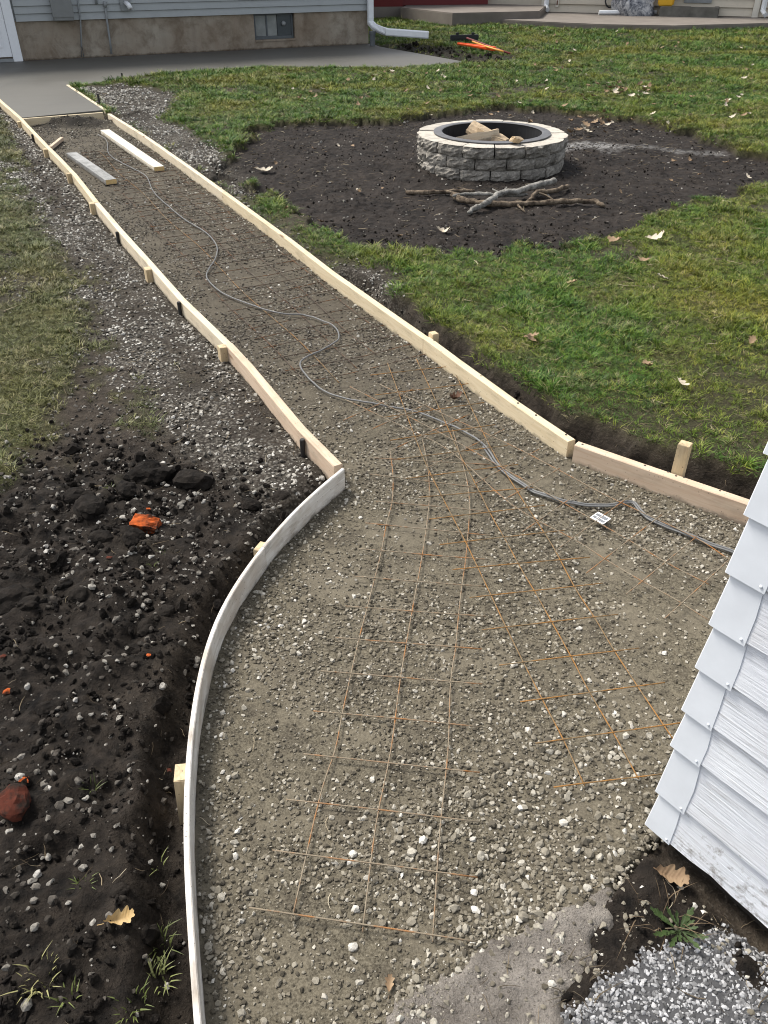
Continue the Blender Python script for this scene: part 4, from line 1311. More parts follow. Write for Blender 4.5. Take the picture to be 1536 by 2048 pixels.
box('vent_panel', g0 + wd * .61, g1, .075, .11, za + fr + .002, zb_ - fr * .62, DARKP, win)
bm = bmesh.new(); bmesh.ops.create_uvsphere(bm, u_segments=14, v_segments=10, radius=.042)
k = link('vent_knob', bm_mesh('vent_knob', bm), GALV, win, True); k.location = (g0 + wd * .78, .05, (za + zb_) / 2 + .04)
# siding courses
step = (W.uz(300, 30.5)[1] - W.uz(300, 16)[1]); step = abs(step)
step = max(.11, min(.2, step))
du1 = W.uz(22, 0)[0]
zz, i = zf - .01, 0
doorR = W.uz(30, 60)[0] + .04
while zz < 2.75:
    lap(R, .035, U1 + .02, zz, zz + step - .004, GREY_SID)
    lap(R, U0, -1.25, zz, zz + step - .004, GREY_SID)
    if zz > 2.08: lap(R, -1.245, .03, zz, zz + step - .004, GREY_SID)
    zz += step
bm = bmesh.new(); box_bm(bm, U0, U1 - .01, .31, 6.5, -.3, zz); link('house_core', bm_mesh('house_core', bm), GREY_SID, R)
box('upper_wall', U0 + .01, U1 - .005, .022, .309, zf + .002, zz, GREY_SID, R)
ROOFM = plain('dark_shingles', (.05, .05, .052), .95, .1, .3, 8)
hexa('roof', [(U0 - .3, -.4, zz), (U1 + .3, -.4, zz), (U1 + .3, 7, zz), (U0 - .3, 7, zz), (U0 - .3, 3.2, zz + 1.6), (U1 + .3, 3.2, zz + 1.6), (U1 + .3, 3.3, zz + 1.6), (U0 - .3, 3.3, zz + 1.6)], ROOFM, R)
box('corner_post', U1 - .03, U1 + .06, -.05, .06, zf - .03, zz, siding_material('white_vinyl', (.62, .64, .65)), R)
# white door and its frame
door = box('door', -1.06, -.155, -.055, -.01, .16, 2.05, WHITE, R)
for (a, b, c, d) in ((-.95, -.66, .3, .8), (-.55, -.26, .3, .8), (-.95, -.66, .95, 1.85), (-.55, -.26, .95, 1.85)):
    for q in ((a, b, c, c + .02), (a, b, d - .02, d), (a, a + .02, c + .021, d - .021), (b - .02, b, c + .021, d - .021)):
        box('panel_moulding', q[0], q[1], -.066, -.0555, q[2], q[3], WHITE, door)
box('handle', -.98, -.94, -.13, -.058, 1.02, 1.06, GALV, door)
box('door_frame', -.15, .0, -.075, .0, .086, 2.13, WHITE, R, .006)
box('door_frame', -1.22, -1.07, -.075, .0, .086, 2.13, WHITE, R, .006)
box('door_head', -1.069, -.151, -.075, .0, 2.055, 2.13, WHITE, R, .004)
box('threshold', -1.069, -.151, -.085, .0, .086, .135, GALV, R, .004)
# meter box, conduit, pipe, vent
a, b = W.uz(106, 41), W.uz(146, 3)
METER = plain('meter_grey', (.19, .195, .19), .5, .4, .1, 12)
mb = box('meter_box', a[0], W.uz(146, 40)[0], -.16, -.036, a[1], b[1] + .08, METER, R, .01)
box('meter_box_lid', a[0] - .008, W.uz(146, 40)[0] + .008, -.172, -.1605, a[1] + .05, b[1] + .085, METER, mb, .004)
def on_wall_tube(name, pts, r, mat, out):
    return link(name, tube_mesh(name, [(W.uz(x, y, out)[0], -out, W.uz(x, y, out)[1]) for x, y in pts], r, 8), mat, R, True)
on_wall_tube('conduit', [(154, -20), (157, 15), (161, 40), (163, 90), (168, 114)], .012, GALV, .05)
on_wall_tube('ground_wire', [(160, 40), (162, 95), (163, 114)], .006, DKGREY, .03)
on_wall_tube('pipe', [(210, 8), (213, 35), (219, 75), (223, 108)], .018, GALV, .055)
on_wall_tube('pipe_cap', [(210, 3), (210.5, 14)], .03, GALV, .06)
on_wall_tube('pipe', [(190, -20), (193, 8)], .02, GALV, .055)
a = W.uz(241, 22)
vt = box('vent_hood', a[0], W.uz(262, 22)[0], -.06, -.036, a[1], W.uz(241, -10)[1], GALV, R, .006)
c0 = W.uz(251, 9)
link('vent_pipe', tube_mesh('vent_pipe', [(c0[0], -.06, c0[1] + .03), (c0[0] + .02, -.16, c0[1]), (c0[0] + .04, -.2, c0[1] - .05)], .04, 12), WHITE, vt, True)
tag(R, 'grey-sided house with stained concrete foundation behind the wet slab', 'house')
# downspout with its lying extension
def rect_tube(name, pts, w_, h_, mat, parent):
    P = [Vector(p) for p in pts]
    v, f = [], []
    for i, p in enumerate(P):
        t = (P[min(i + 1, len(P) - 1)] - P[max(i - 1, 0)]).normalized()
        s = Vector((W.t.y, -W.t.x, 0)); s = (s - t * s.dot(t)).normalized(); q = t.cross(s)
        ring = [(-1, -.7), (-.7, -1), (.7, -1), (1, -.7), (1, .7), (.7, 1), (-.7, 1), (-1, .7)]
        for a, b in ring: v.append(p + s * (a * w_ / 2) + q * (b * h_ / 2))
    m_ = 8
    for i in range(len(P) - 1):
        for k in range(m_): f.append((i * m_ + k, i * m_ + (k + 1) % m_, (i + 1) * m_ + (k + 1) % m_, (i + 1) * m_ + k))
    f.append(tuple(range(m_))); f.append(tuple(reversed(range((len(P) - 1) * m_, len(P) * m_))))
    me = pydata(name, v, f); bm = bmesh.new(); bm.from_mesh(me); bmesh.ops.recalc_face_normals(bm, faces=bm.faces[:]); bm.to_mesh(me); bm.free()
    return link(name, me, mat, parent)
ds = empty('downspout', (0, 0, 0))
ALU = plain('white_aluminium', (.72, .74, .75), .35, .5, .06, 8)
cpos = W.p0 + W.t * (W.L - .0) + W.n * .10
zl = z_on(cpos.y, 57)
e0, e1 = at(775, 64, zl - .02), at(857, 70, zl - .06)
rect_tube('vertical_pipe', [cpos + Vector((0, 0, 2.8)), cpos + Vector((0, 0, zl + .17))], .085, .115, ALU, ds)
rect_tube('elbow', [cpos + Vector((0, 0, zl + .19)), cpos + Vector((0, 0, zl + .1)), cpos.lerp(e0, .25) + Vector((0, 0, zl + .03)) - Vector((0, 0, cpos.lerp(e0, .25).z)), cpos.lerp(e0, .7) + Vector((0, 0, zl - .01)) - Vector((0, 0, cpos.lerp(e0, .7).z)), e0], .09, .12, ALU, ds)
rect_tube('extension_pipe', [e0.lerp(e1, -.03), e1], .095, .125, ALU, ds)
tag(ds, 'white downspout with long bottom extension at the grey house corner', 'downspout')
p = at(745, 92, .085)
tag(link('standpipe', tube_mesh('standpipe', [p + Vector((0, 0, -.05)), p + Vector((0, 0, .2)), p + Vector((0, 0, .2)), p + Vector((0, 0, .25))], [.055, .055, .068, .068], 14), DKGREY), 'dark grey standpipe under the downspout at the slab corner', 'pipe')

# ---- the neighbour's cream house and porch
ZP = .2
NW = Wall('cream_house', at(1087, 24, ZP), at(1502, 34, ZP))
NR = NW.root
CREAM = siding_material('cream_vinyl', (.55, .49, .39))
TRIM = siding_material('cream_trim', (.66, .62, .53))
zz = ZP + .01
stepn = .19
while zz < 2.8:
    lap(NR, .06, NW.L, zz, zz + stepn - .004, CREAM, .05, .01)
    lap(NR, NW.L + .16, NW.L + 4, zz, zz + stepn - .004, CREAM, .05, .01)
    zz += stepn
box('house_core', .0, NW.L + 4, .021, 7, -.2, zz, CREAM, NR)
box('corner_post', -.06, .055, -.09, .06, ZP - .02, zz, TRIM, NR)
box('corner_post', NW.L + .005, NW.L + .155, -.09, .02, ZP - .02, zz, TRIM, NR)
hexa('roof', [(-.4, -.4, zz), (NW.L + 4.4, -.4, zz), (NW.L + 4.4, 7.4, zz), (-.4, 7.4, zz), (-.4, 3.4, zz + 1.6), (NW.L + 4.4, 3.4, zz + 1.6), (NW.L + 4.4, 3.5, zz + 1.6), (-.4, 3.5, zz + 1.6)], ROOFM, NR)
# recessed wing left of the corner post
wingL = NW.uz(940, 5, -1.2)[0]
zz = ZP + .16
while zz < 2.8:
    lap(NR, wingL, -.07, zz + 0, zz + stepn - .004, CREAM, -1.15, -1.19)
    zz += stepn
box('wing_wall', wingL, -.065, 1.22, 3, -.2, zz, CREAM, NR)
# outlet, dark hose on it, vent
a, b = NW.uz(1112, 14), NW.uz(1118, -4)
ol = box('outlet', a[0], b[0] + .02, -.09, -.052, a[1], b[1], TRIM, NR, .006)
box('outlet_cover', a[0] + .02, b[0], -.098, -.0905, a[1] + .05, b[1] - .05, plain('rust_brown_cover', (.15, .08, .05), .7), ol)
a, b = NW.uz(1368, 5), NW.uz(1426, -8)
box('vent_panel', a[0], b[0], -.07, -.052, a[1], a[1] + .25, GALV, NR)
tag(NR, 'cream-sided neighbour house beyond the lawn', 'house')
def ndown(px, lab, y1):
    o = empty('downspout')
    u, _ = NW.uz(px, 15)
    q = NW.p0 + NW.t * u + NW.n * .14
    rect_tube('vertical_pipe', [q + Vector((0, 0, 2.8)), q + Vector((0, 0, ZP + .25))], .09, .11, ALU, o)
    rect_tube('elbow', [q + Vector((0, 0, ZP + .26)), q + NW.n * .03 + Vector((0, 0, ZP + .15)), q + NW.n * .18 + NW.t * .08 + Vector((0, 0, ZP + .07))], .095, .115, ALU, o)
    tag(o, lab, 'downspout')
ndown(1094, 'white downspout at the left corner of the cream house', 18)
ndown(1527, 'white downspout at the right photo edge on the cream house', 34)
# patio and porch
CONC = plain('aged_patio_concrete', (.17, .15, .13), .9, .2, .18, 2.5, bump=.2)
pf = [at(x, y, ZP) for x, y in ((896, 32), (1000, 39), (1100, 44), (1209, 48.5), (1349, 51), (1536, 46), (1800, 40))]
back = [NW.p0 + NW.t * (NW.L + 5) + NW.n * -.01, NW.p0 + NW.n * -.01 - NW.t * .06, NW.p0 - NW.n * 1.1 - NW.t * 1.0]
patio = prism('patio', [(p.x, p.y) for p in pf] + [(p.x, p.y) for p in back], -.2, ZP, CONC, bev=.02)
tag(patio, 'raised concrete patio in front of the cream house', kind='structure')
ZQ = .36
q = [at(801, 15, ZQ), at(905, 26, ZQ), at(1080, 22, ZQ)]
porch = prism('porch_slab', [(p.x, p.y) for p in q] + [((NW.p0 - NW.n * 1.17 - NW.t * .07).x, (NW.p0 - NW.n * 1.17 - NW.t * .07).y), (q[0].x + 1.0, q[0].y + 6)], -.2, ZQ, CONC, bev=.02)
tag(porch, 'higher concrete porch slab beside the dark red wall', kind='structure')
# dark red building left of it
REDP = siding_material('dark_red_paint', (.12, .012, .012))
RB = Wall('red_building', at(799, 10.5, ZQ), at(975, 9, ZQ))
zz = ZQ + .004
while zz < 2.6:
    lap(RB.root, 0, RB.L, zz, zz + .2 - .004, REDP, .03, .005); zz += .2
box('building_core', .01, RB.L, .021, 5, -.2, zz, REDP, RB.root)
pl = RB.uz(755, 15, .6)[0]
zz = ZQ + .004
box('side_bay_base', pl - 1.5, -.004, -.6, 4, -.2, ZQ, CONC, RB.root)
box('side_bay', pl - 1.5, -.004, -.59, 4, ZQ + .002, 2.6, REDP, RB.root)
tag(RB.root, 'dark red wall of the building between the two houses', 'building')
# things on the patio
def on_patio(px, py): return at(px, py, ZP)
YB = plain('yellow_plastic', (.65, .36, .02), .5, .4, .06)
p = on_patio(1330, 16) ; p = NW.p0 + NW.t * NW.uz(1331, 12, .35)[0] + NW.n * .35
bn = empty('yellow_bin', (p.x, p.y, ZP), math.atan2(NW.t.y, NW.t.x))
lift = .22
bm = bmesh.new(); vs = box_bm(bm, -.26, .26, -.22, .22, lift, .95)
for v in vs:
    if v.co.z < .5: v.co.x *= .72; v.co.y *= .72
bmesh.ops.bevel(bm, geom=bm.edges[:], offset=.03, segments=2, affect='EDGES')
link('bin_body', bm_mesh('bin_body', bm), YB, bn)
box('bin_lid', -.28, .28, -.24, .24, .952, 1.0, YB, bn, .012)
tag(bn, 'yellow plastic bin on the concrete ledge of the cream house', 'bin')
# concrete ledge / window well
u0, u1 = NW.uz(1318, 30, .5)[0], NW.uz(1436, 30, .5)[0]
lg = empty('concrete_ledge', NW.p0, math.atan2(NW.t.y, NW.t.x))
OLDC = plain('mossy_concrete', (.13, .125, .11), .95, .1, .3, 5, bump=.3)
box('front_wall', u0, u1, -.62, -.5, ZP - .02, ZP + .22, OLDC, lg, .015)
box('end_wall', u0, u0 + .13, -.499, -.055, ZP - .02, ZP + .218, OLDC, lg, .012)
box('end_wall', u1 - .13, u1, -.499, -.055, ZP - .02, ZP + .218, OLDC, lg, .012)
box('bin_ledge', u0 + .131, u0 + .75, -.499, -.055, ZP - .02, ZP + .205, OLDC, lg, .01)
tag(lg, 'low dark concrete window well against the cream house', 'window well')
# lying gutter length
a, b = at(1198, 25, ZP + .06), at(1312, 25, ZP + .06)
gt = link('gutter_length', tube_mesh('gutter_length', [a, a.lerp(b, .5), b], .055, 8), ALU); tag(gt, 'length of white gutter lying on the patio by the wrapped bundle', 'gutter')
# mottled wrapped bundle
def tarpmat():
    m = M('mottled_cover', .5, .4)
    P = m.coord('Object')
    f = m.noise(P, 7, 5, .7, .6)
    m.col(m.ramp(f, [(.38, (.03, .035, .05)), (.5, (.22, .23, .25)), (.62, (.5, .5, .5))])); m.bump(f, .6, .03)
    return m.m
p = NW.p0 + NW.t * NW.uz(1270, 12, .4)[0] + NW.n * .4
me = clod_mesh(77, (.52, .34, .42)); me.materials.clear()
o = link('covered_bundle', me, tarpmat(), None, True); o.location = (p.x, p.y, ZP + .28); o.rotation_euler = (0, 0, math.atan2(NW.t.y, NW.t.x))
tag(o, 'mottled dark and white covered bundle against the cream house', 'bundle')
p = NW.p0 + NW.t * NW.uz(1228, 8, .2)[0] + NW.n * .2
hose = [p + NW.t * (.14 * math.cos(a * .5) - .1) + NW.n * (.02 * math.sin(a)) + Vector((0, 0, ZP + .35 + .2 * math.sin(a * .5))) for a in range(14)]
tag(link('garden_hose', tube_mesh('garden_hose', hose, .02, 8), BLKPL, None, True), 'black coiled hose on the cream house wall by the bundle', 'hose')

# ------------------------------------------------------------------ the white shed beside the camera
def peeling():
    m = M('peeling_white_paint', .6, .3)
    co = m.coord('Object')
    st = m.noise(m.coord('Object', (2.2, 40, 55)), 2.4, 5, .65, .5)
    f = m.noise(co, 6, 5, .6); g_ = m.noise(m.coord('Object', (9, 60, 60)), 2.5, 5, .75)
    c = m.mix(m.ramp(f, [(.35, 0.0), (.65, 1.0)]), (.66, .68, .72), (.73, .75, .78))
    crack = m.math('MULTIPLY', m.ramp(st, [(.54, 0.0), (.64, 1.0)]), m.ramp(f, [(.4, 0.0), (.56, 1.0)]))
    c = m.mix(m.math('MULTIPLY', crack, .55), c, (.34, .33, .33))
    spk = m.ramp(g_, [(.69, 0.0), (.76, .8)])
    c = m.mix(spk, c, (.16, .15, .14))
    sep = m.n('ShaderNodeSeparateXYZ'); m.l(co, sep.inputs[0])
    spl = m.math('SUBTRACT', m.noise(co, 38, 5, .75), m.math('MULTIPLY', sep.outputs[2], 1.1))
    c = m.mix(m.ramp(spl, [(.40, 0.0), (.56, .75)]), c, (.16, .14, .115))
    grime = m.noise(m.coord('Object', (1.2, 3, 3)), 4, 5, .65)
    c = m.mix(m.ramp(grime, [(.5, 0.0), (.72, .35)]), c, (.42, .41, .41))
    m.col(c)
    m.bump(st, .55, .005); m.bump(m.noise(co, 45, 4, .6), .15, .002)
    return m.m
PEEL = peeling()
CAPM = plain('painted_corner_metal', (.67, .70, .735), .42, .45, .05, 18, bump=.15)
SHED_O = SHED_C + SHED_D * .015 + SHED_IN * .015
shed = empty('white_shed', (SHED_O.x, SHED_O.y, 0), math.atan2(SHED_D.y, SHED_D.x))
tips = [1648, 1582, 1490, 1419, 1334, 1248, 1144, 1029, 906]
zt = [z_on(SHED_C.y, t) for t in tips]
while zt[-1] < 2.15: zt.append(zt[-1] + .115)
LEN = 3.0
rs = random.Random(4)
for i in range(len(zt) - 1):
    z0, z1 = zt[i] + .006, zt[i + 1] + .022
    n = 60
    v, f = [], []
    for k in range(n + 1):
        x = .004 + LEN * k / n
        rag = rs.uniform(-.002, .002) + (rs.uniform(-.006, .004) if i == 0 else 0)
        v += [(x, -.020, z0 + rag), (x, -.017, z0 + rag), (x, -.004, z1), (x, .003, z1), (x, .003, z0 + .004)]
        v[-5] = (x, -.0145, z0 + rag + .003); v[-4] = (x, -.011, z0 + rag)
    for k in range(n):
        a = k * 5
        f += [(a, a + 5, a + 7, a + 2), (a + 1, a + 6, a + 5, a), (a + 2, a + 7, a + 8, a + 3), (a + 4, a + 9, a + 6, a + 1)]
    f += [(0, 2, 3, 4, 1), (n * 5, n * 5 + 1, n * 5 + 4, n * 5 + 3, n * 5 + 2)]
    me = pydata('clapboard', v, f)
    bm = bmesh.new(); bm.from_mesh(me); bmesh.ops.recalc_face_normals(bm, faces=bm.faces[:]); bm.to_mesh(me); bm.free()
    link('clapboard', me, PEEL, shed)
    # metal corner cap over the board end
    c0, c1 = zt[i], zt[i + 1] + .004
    wv = .056 + rs.uniform(-.006, .008)
    o0, o1, th = .0165, .008, .0022
    def ring(o_, z, w2):
        return [(w2, -o_, z), (-o_ + .002, -o_, z), (-o_, -o_ + .002, z), (-o_, w2, z), (-o_ + th, w2, z), (-o_ + th + .001, -o_ + th + .001, z), (w2, -o_ + th, z)]
    v = ring(o0, c0, wv) + ring((o0 + o1) / 2, (c0 + c1) / 2, wv + rs.uniform(-.003, .003)) + ring(o1, c1, wv - .004)
    f = []
    for r in range(2):
        for k in range(7): f.append((r * 7 + k, r * 7 + (k + 1) % 7, r * 7 + 7 + (k + 1) % 7, r * 7 + 7 + k))
    f += [tuple(range(7)), tuple(reversed(range(14, 21)))]
    me = pydata('corner_cap', v, f)
    bm = bmesh.new(); bm.from_mesh(me); bmesh.ops.recalc_face_normals(bm, faces=bm.faces[:]); bm.to_mesh(me); bm.free()
    cp = link('corner_cap', me, CAPM, shed)
    bm = bmesh.new(); bmesh.ops.create_uvsphere(bm, u_segments=10, v_segments=6, radius=.003)
    rv = link('nail_head', bm_mesh('nail_head', bm), CAPM, cp, True); rv.location = (wv - .009, -o0 - .0002, c0 + .011); rv.scale = (1, .6, 1)
box('shed_core', .03, LEN, .0035, 2.2, zt[0] + .021, zt[-1], PEEL, shed)
DKB = plain('dark_sill_wood', (.03, .026, .022), .95, .1, .4, 25, bump=.5)
box('bottom_sill', .05, LEN, .03, .06, -.05, zt[0] + .02, DKB, shed)
hexa('roof', [(-.2, -.2, zt[-1]), (LEN + .2, -.2, zt[-1]), (LEN + .2, 2.4, zt[-1]), (-.2, 2.4, zt[-1]), (-.2, 1.05, zt[-1] + .7), (LEN + .2, 1.05, zt[-1] + .7), (LEN + .2, 1.15, zt[-1] + .7), (-.2, 1.15, zt[-1] + .7)], ROOFM, shed)
tag(shed, 'white painted shed with peeling clapboards and metal corner caps', 'shed')
# ------------------------------------------------------------------ scattered stones, soil crumbs and grass
def shape_set(name, meshes, mat):
    c = bpy.data.collections.new(name)
    for i, me in enumerate(meshes):
        me = me.copy(); me.materials.clear(); me.materials.append(mat)
        o = bpy.data.objects.new('%s_%02d' % (name, i), me)
        c.objects.link(o)
    return c

def scatter(name, P, S, Rt, I, coll, label, kind='stuff', parent=None):
    me = bpy.data.meshes.new(name)
    n = len(P)
    me.vertices.add(n); me.vertices.foreach_set('co', P.astype(np.float32).ravel())
    a = me.attributes.new('scl', 'FLOAT_VECTOR', 'POINT'); a.data.foreach_set('vector', (S if S.ndim == 2 else np.repeat(S[:, None], 3, 1)).astype(np.float32).ravel())
    a = me.attributes.new('rot', 'FLOAT_VECTOR', 'POINT'); a.data.foreach_set('vector', Rt.astype(np.float32).ravel())
    a = me.attributes.new('pick', 'INT', 'POINT'); a.data.foreach_set('value', I.astype(np.int32))
    o = link(name, me, None, parent)
    ng = bpy.data.node_groups.new(name + '_nodes', 'GeometryNodeTree')
    ng.interface.new_socket('Geometry', in_out='INPUT', socket_type='NodeSocketGeometry')
    ng.interface.new_socket('Geometry', in_out='OUTPUT', socket_type='NodeSocketGeometry')
    N = ng.nodes.new
    gi, go = N('NodeGroupInput'), N('NodeGroupOutput')
    iop = N('GeometryNodeInstanceOnPoints'); ci = N('GeometryNodeCollectionInfo')
    ci.inputs['Collection'].default_value = coll
    ci.inputs['Separate Children'].default_value = True; ci.inputs['Reset Children'].default_value = True
    iop.inputs['Pick Instance'].default_value = True
    def na(nm, t):
        q = N('GeometryNodeInputNamedAttribute'); q.data_type = t; q.inputs['Name'].default_value = nm
        return q.outputs['Attribute']
    e2r = N('FunctionNodeEulerToRotation')
    ng.links.new(na('rot', 'FLOAT_VECTOR'), e2r.inputs[0])
    ng.links.new(gi.outputs[0], iop.inputs['Points']); ng.links.new(ci.outputs[0], iop.inputs['Instance'])
    ng.links.new(na('pick', 'INT'), iop.inputs['Instance Index']); ng.links.new(e2r.outputs[0], iop.inputs['Rotation'])
    ng.links.new(na('scl', 'FLOAT_VECTOR'), iop.inputs['Scale']); ng.links.new(iop.outputs[0], go.inputs[0])
    o.modifiers.new('scatter', 'NODES').node_group = ng
    return tag(o, label, kind=kind)

def half_w(y): return .39 * y + .47

def band(y0, y1, dens, margin=1.0):
    w = half_w(y1) + margin
    n = int(dens * 2 * w * (y1 - y0))
    x, y = rng.uniform(-w, w, n), rng.uniform(y0, y1, n)
    k = np.abs(x) < half_w(y) + margin
    return x[k], y[k]

def stone_material(name, stops, damp=.35):
    m = M(name, .85, .2)
    co = m.coord('Object'); P = m.coord('Position')
    f = m.noise(P, 140, 4, .7)
    c = m.ramp(m.rand(), stops)
    c = m.mix(m.ramp(f, [(.4, 0.0), (.7, damp)]), c, (.03, .025, .019))
    m.col(c); m.bump(f, .4, .002)
    return m.m
FINE = stone_material('dusty_grains', [(0.0, (.055, .048, .035)), (.3, (.125, .109, .081)), (.65, (.19, .168, .127)), (.88, (.28, .254, .2)), (1.0, (.46, .43, .365))])
PEB = stone_material('mixed_pebbles', [(0.0, (.075, .066, .05)), (.3, (.16, .142, .108)), (.65, (.24, .218, .173)), (.88, (.37, .346, .29)), (1.0, (.60, .575, .52))])
PALE = stone_material('pale_limestone', [(0.0, (.04, .035, .029)), (.25, (.135, .124, .104)), (.6, (.28, .262, .226)), (.85, (.42, .40, .355)), (1.0, (.60, .58, .53))], .25)
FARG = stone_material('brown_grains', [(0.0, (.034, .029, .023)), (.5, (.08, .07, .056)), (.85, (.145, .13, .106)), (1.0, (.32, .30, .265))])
CHIP = stone_material('white_chips', [(0.0, (.05, .05, .05)), (.4, (.19, .19, .192)), (1.0, (.46, .46, .465))], .2)
rocks = [rock_mesh(200 + i, 12 + (i % 5) * 2, (1, random.uniform(.65, .95), random.uniform(.45, .75)), 0) for i in range(12)]
nice = [rock_mesh(300 + i, 14 + (i % 5) * 2, (1, random.uniform(.65, .95), random.uniform(.45, .75)), 1) for i in range(10)]
for me in nice: me.materials.append(PEB)
nice_pale = []
for me in nice:
    q = me.copy(); q.materials.clear(); q.materials.append(PALE); nice_pale.append(q)
MUD = stone_material('muddy_stones', [(0.0, (.014, .012, .0095)), (.3, (.05, .043, .036)), (.6, (.15, .137, .118)), (.85, (.26, .245, .214)), (1.0, (.46, .44, .40))], .8)
C_MUD = shape_set('muddy_shape', rocks, MUD)
nice_mud = []
for me in nice:
    q = me.copy(); q.materials.clear(); q.materials.append(MUD); nice_mud.append(q)
C_FINE, C_PEB, C_PALE, C_FAR, C_CHIP = [shape_set(n_, rocks, m_) for n_, m_ in (('grain_shape', FINE), ('pebble_shape', PEB), ('limestone_shape', PALE), ('brown_shape', FARG), ('chip_shape', CHIP))]

def rots(n, tilt=.5):
    return np.stack([rng.uniform(-tilt, tilt, n), rng.uniform(-tilt, tilt, n), rng.uniform(0, 6.283, n)], -1)

def place(x, y, r, hfun, sink=.15):
    return np.stack([x, y, hfun(x, y) + r * sink], -1)

def individual(P, r, parent, meshes, count):
    """the stones that show largest become objects of their own; returns the rest"""
    d = np.sqrt(P[:, 0] ** 2 + P[:, 1] ** 2 + (CAM_H - P[:, 2]) ** 2)
    vis = (np.abs(P[:, 0]) < half_w(P[:, 1]) - .02) & (P[:, 1] > .66)
    key = np.where(vis, r / d, 0)
    o = np.argsort(-key)
    for i in o[:count]:
        s = bpy.data.objects.new('stone', meshes[int(i) % len(meshes)])
        s.location = P[i]; s.rotation_euler = (random.uniform(-.5, .5), random.uniform(-.5, .5), random.uniform(0, 6.28)); s.scale = (r[i],) * 3
        s.parent = parent
        COL.objects.link(s)
    return o[count:]

def inpath(x, y, m=.012):
    return (sd_poly(x, y, path_poly) < np.where((y < 1.75) & (x > -.1), .03, -m))

def edge_d(x, y):
    return np.minimum(np.minimum(d_line(x, y, LEFT), d_line(x, y, CURVE)), np.minimum(d_line(x, y, RIGHT), d_line(x, y, LOWER)))

# --- gravel bed: fine grains
xs, ys, rr = [], [], []
for y0, y1, dn, r0, r1 in ((.6, 1.5, 17000, .0022, .0085), (1.5, 2.6, 12500, .0026, .009), (2.6, 4.2, 8000, .0034, .0095), (4.2, 6.5, 4200, .0042, .010), (6.5, 10.8, 2400, .006, .012)):
    x, y = band(y0, y1, dn)
    k = inpath(x, y); x, y = x[k], y[k]
    xs.append(x); ys.append(y); rr.append(r0 + (r1 - r0) * rng.random(len(x)) ** 2.2)
x, y, r = np.concatenate(xs), np.concatenate(ys), np.concatenate(rr)
dn = .16 + .84 * sstep(-.3, .35, fbm(x, y, .3, 4, 14.0, .6))
k = rng.random(len(x)) < dn; x, y, r = x[k], y[k], r[k]
P = place(x, y, r, path_h, .25)
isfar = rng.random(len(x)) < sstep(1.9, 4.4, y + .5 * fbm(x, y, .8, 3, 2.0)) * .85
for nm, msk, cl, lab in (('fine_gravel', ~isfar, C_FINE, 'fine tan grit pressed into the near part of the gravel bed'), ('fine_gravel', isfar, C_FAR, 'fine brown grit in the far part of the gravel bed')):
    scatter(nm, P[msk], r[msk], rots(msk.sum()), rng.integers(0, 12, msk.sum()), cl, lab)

# --- gravel bed: pebbles and loose pale stones in clusters and along the forms
xs, ys, rr = [], [], []
for y0, y1, dn, r0, r1 in ((.6, 2.6, 4200, .004, .0125), (2.6, 4.2, 2600, .005, .0125), (4.2, 10.8, 1000, .007, .014)):
    x, y = band(y0, y1, dn)
    k = inpath(x, y, .016); x, y = x[k], y[k]
    e = edge_d(x, y)
    cl = sstep(.02, .45, fbm(x, y, .33, 3, 25.0) + .25 * fbm(x, y, .07, 2, 3.0))
    ed = sstep(.17, .03, e)
    # the corner by the shed and the old pad is all loose stone
    cor = sstep(.38, .1, sd_poly(x, y, xy([(1010, 1870), (1210, 1765), (1290, 1670), (1255, 1640), (1100, 1700), (940, 1790)], 0)))
    pr = np.clip(.07 + .55 * cl * (y < 3.5) + .25 * cl + .75 * ed + .7 * cor, 0, 1)
    k = rng.random(len(x)) < pr; x, y, e, cor = x[k], y[k], e[k], cor[k]
    xs.append(x); ys.append(y)
    rr.append((r0 + (r1 - r0) * rng.random(len(x)) ** 3.0) * (1 + .2 * cor))
x, y, r = np.concatenate(xs), np.concatenate(ys), np.concatenate(rr)
P = place(x, y, r, path_h, .22)
rest = individual(P, r, bed, nice, 300)
scatter('path_pebbles', P[rest], r[rest], rots(len(rest)), rng.integers(0, 12, len(rest)), C_PEB, 'loose grey and cream pebbles strewn over the gravel bed')

# --- left verge and dug soil
xs, ys, rr = [], [], []
for y0, y1, dn, r0, r1 in ((.6, 1.8, 3800, .002, .015), (1.8, 3.2, 3600, .003, .015), (3.2, 6, 3000, .006, .014), (6, 11, 1800, .009, .018), (11, 14, 1100, .012, .024)):
    x, y = band(y0, y1, dn)
    k = ~inpath(x, y, -.03); x, y = x[k], y[k]
    f = fields(x, y)
    k0 = ~f['right'] | (f['gravel'] > .15) | (f['fire'] > .3) | (f['tr'] > .3)
    cl = sstep(.0, .55, fbm(x, y, .3, 3, 45.0))
    pr = .95 * f['gravel'] * (.2 + .8 * sstep(-.12, .3, fbm(x, y, .3, 4, 5.0, .6))) + f['sl'] * (.3 + .45 * cl) * (y < 3.2) + .05 * (1 - f['grass']) * (~f['right'] | (y > 4)) * np.where(f['fire'] > .3, .5, 1)
    pr = pr + .22 * (1 - f['grass']) * (~f['right']) * (y > 1.8)
    pr = pr * (1 - .6 * f['tr']) * (f['sslab'] > .01)
    k = k0 & (rng.random(len(x)) < pr); x, y = x[k], y[k]
    xs.append(x); ys.append(y); rr.append(r0 + (r1 - r0) * rng.random(len(x)) ** np.where(fields(x, y)['sl'] > .5, 3.8, 2.4))
x, y, r = np.concatenate(xs), np.concatenate(ys), np.concatenate(rr)
P = place(x, y, r, lambda a, b: fields(a, b)['h'], .25)
rest = individual(P, r, yard, nice_mud, 300)
P, r, x, y = P[rest], r[rest], x[rest], y[rest]
ff = fields(x, y)
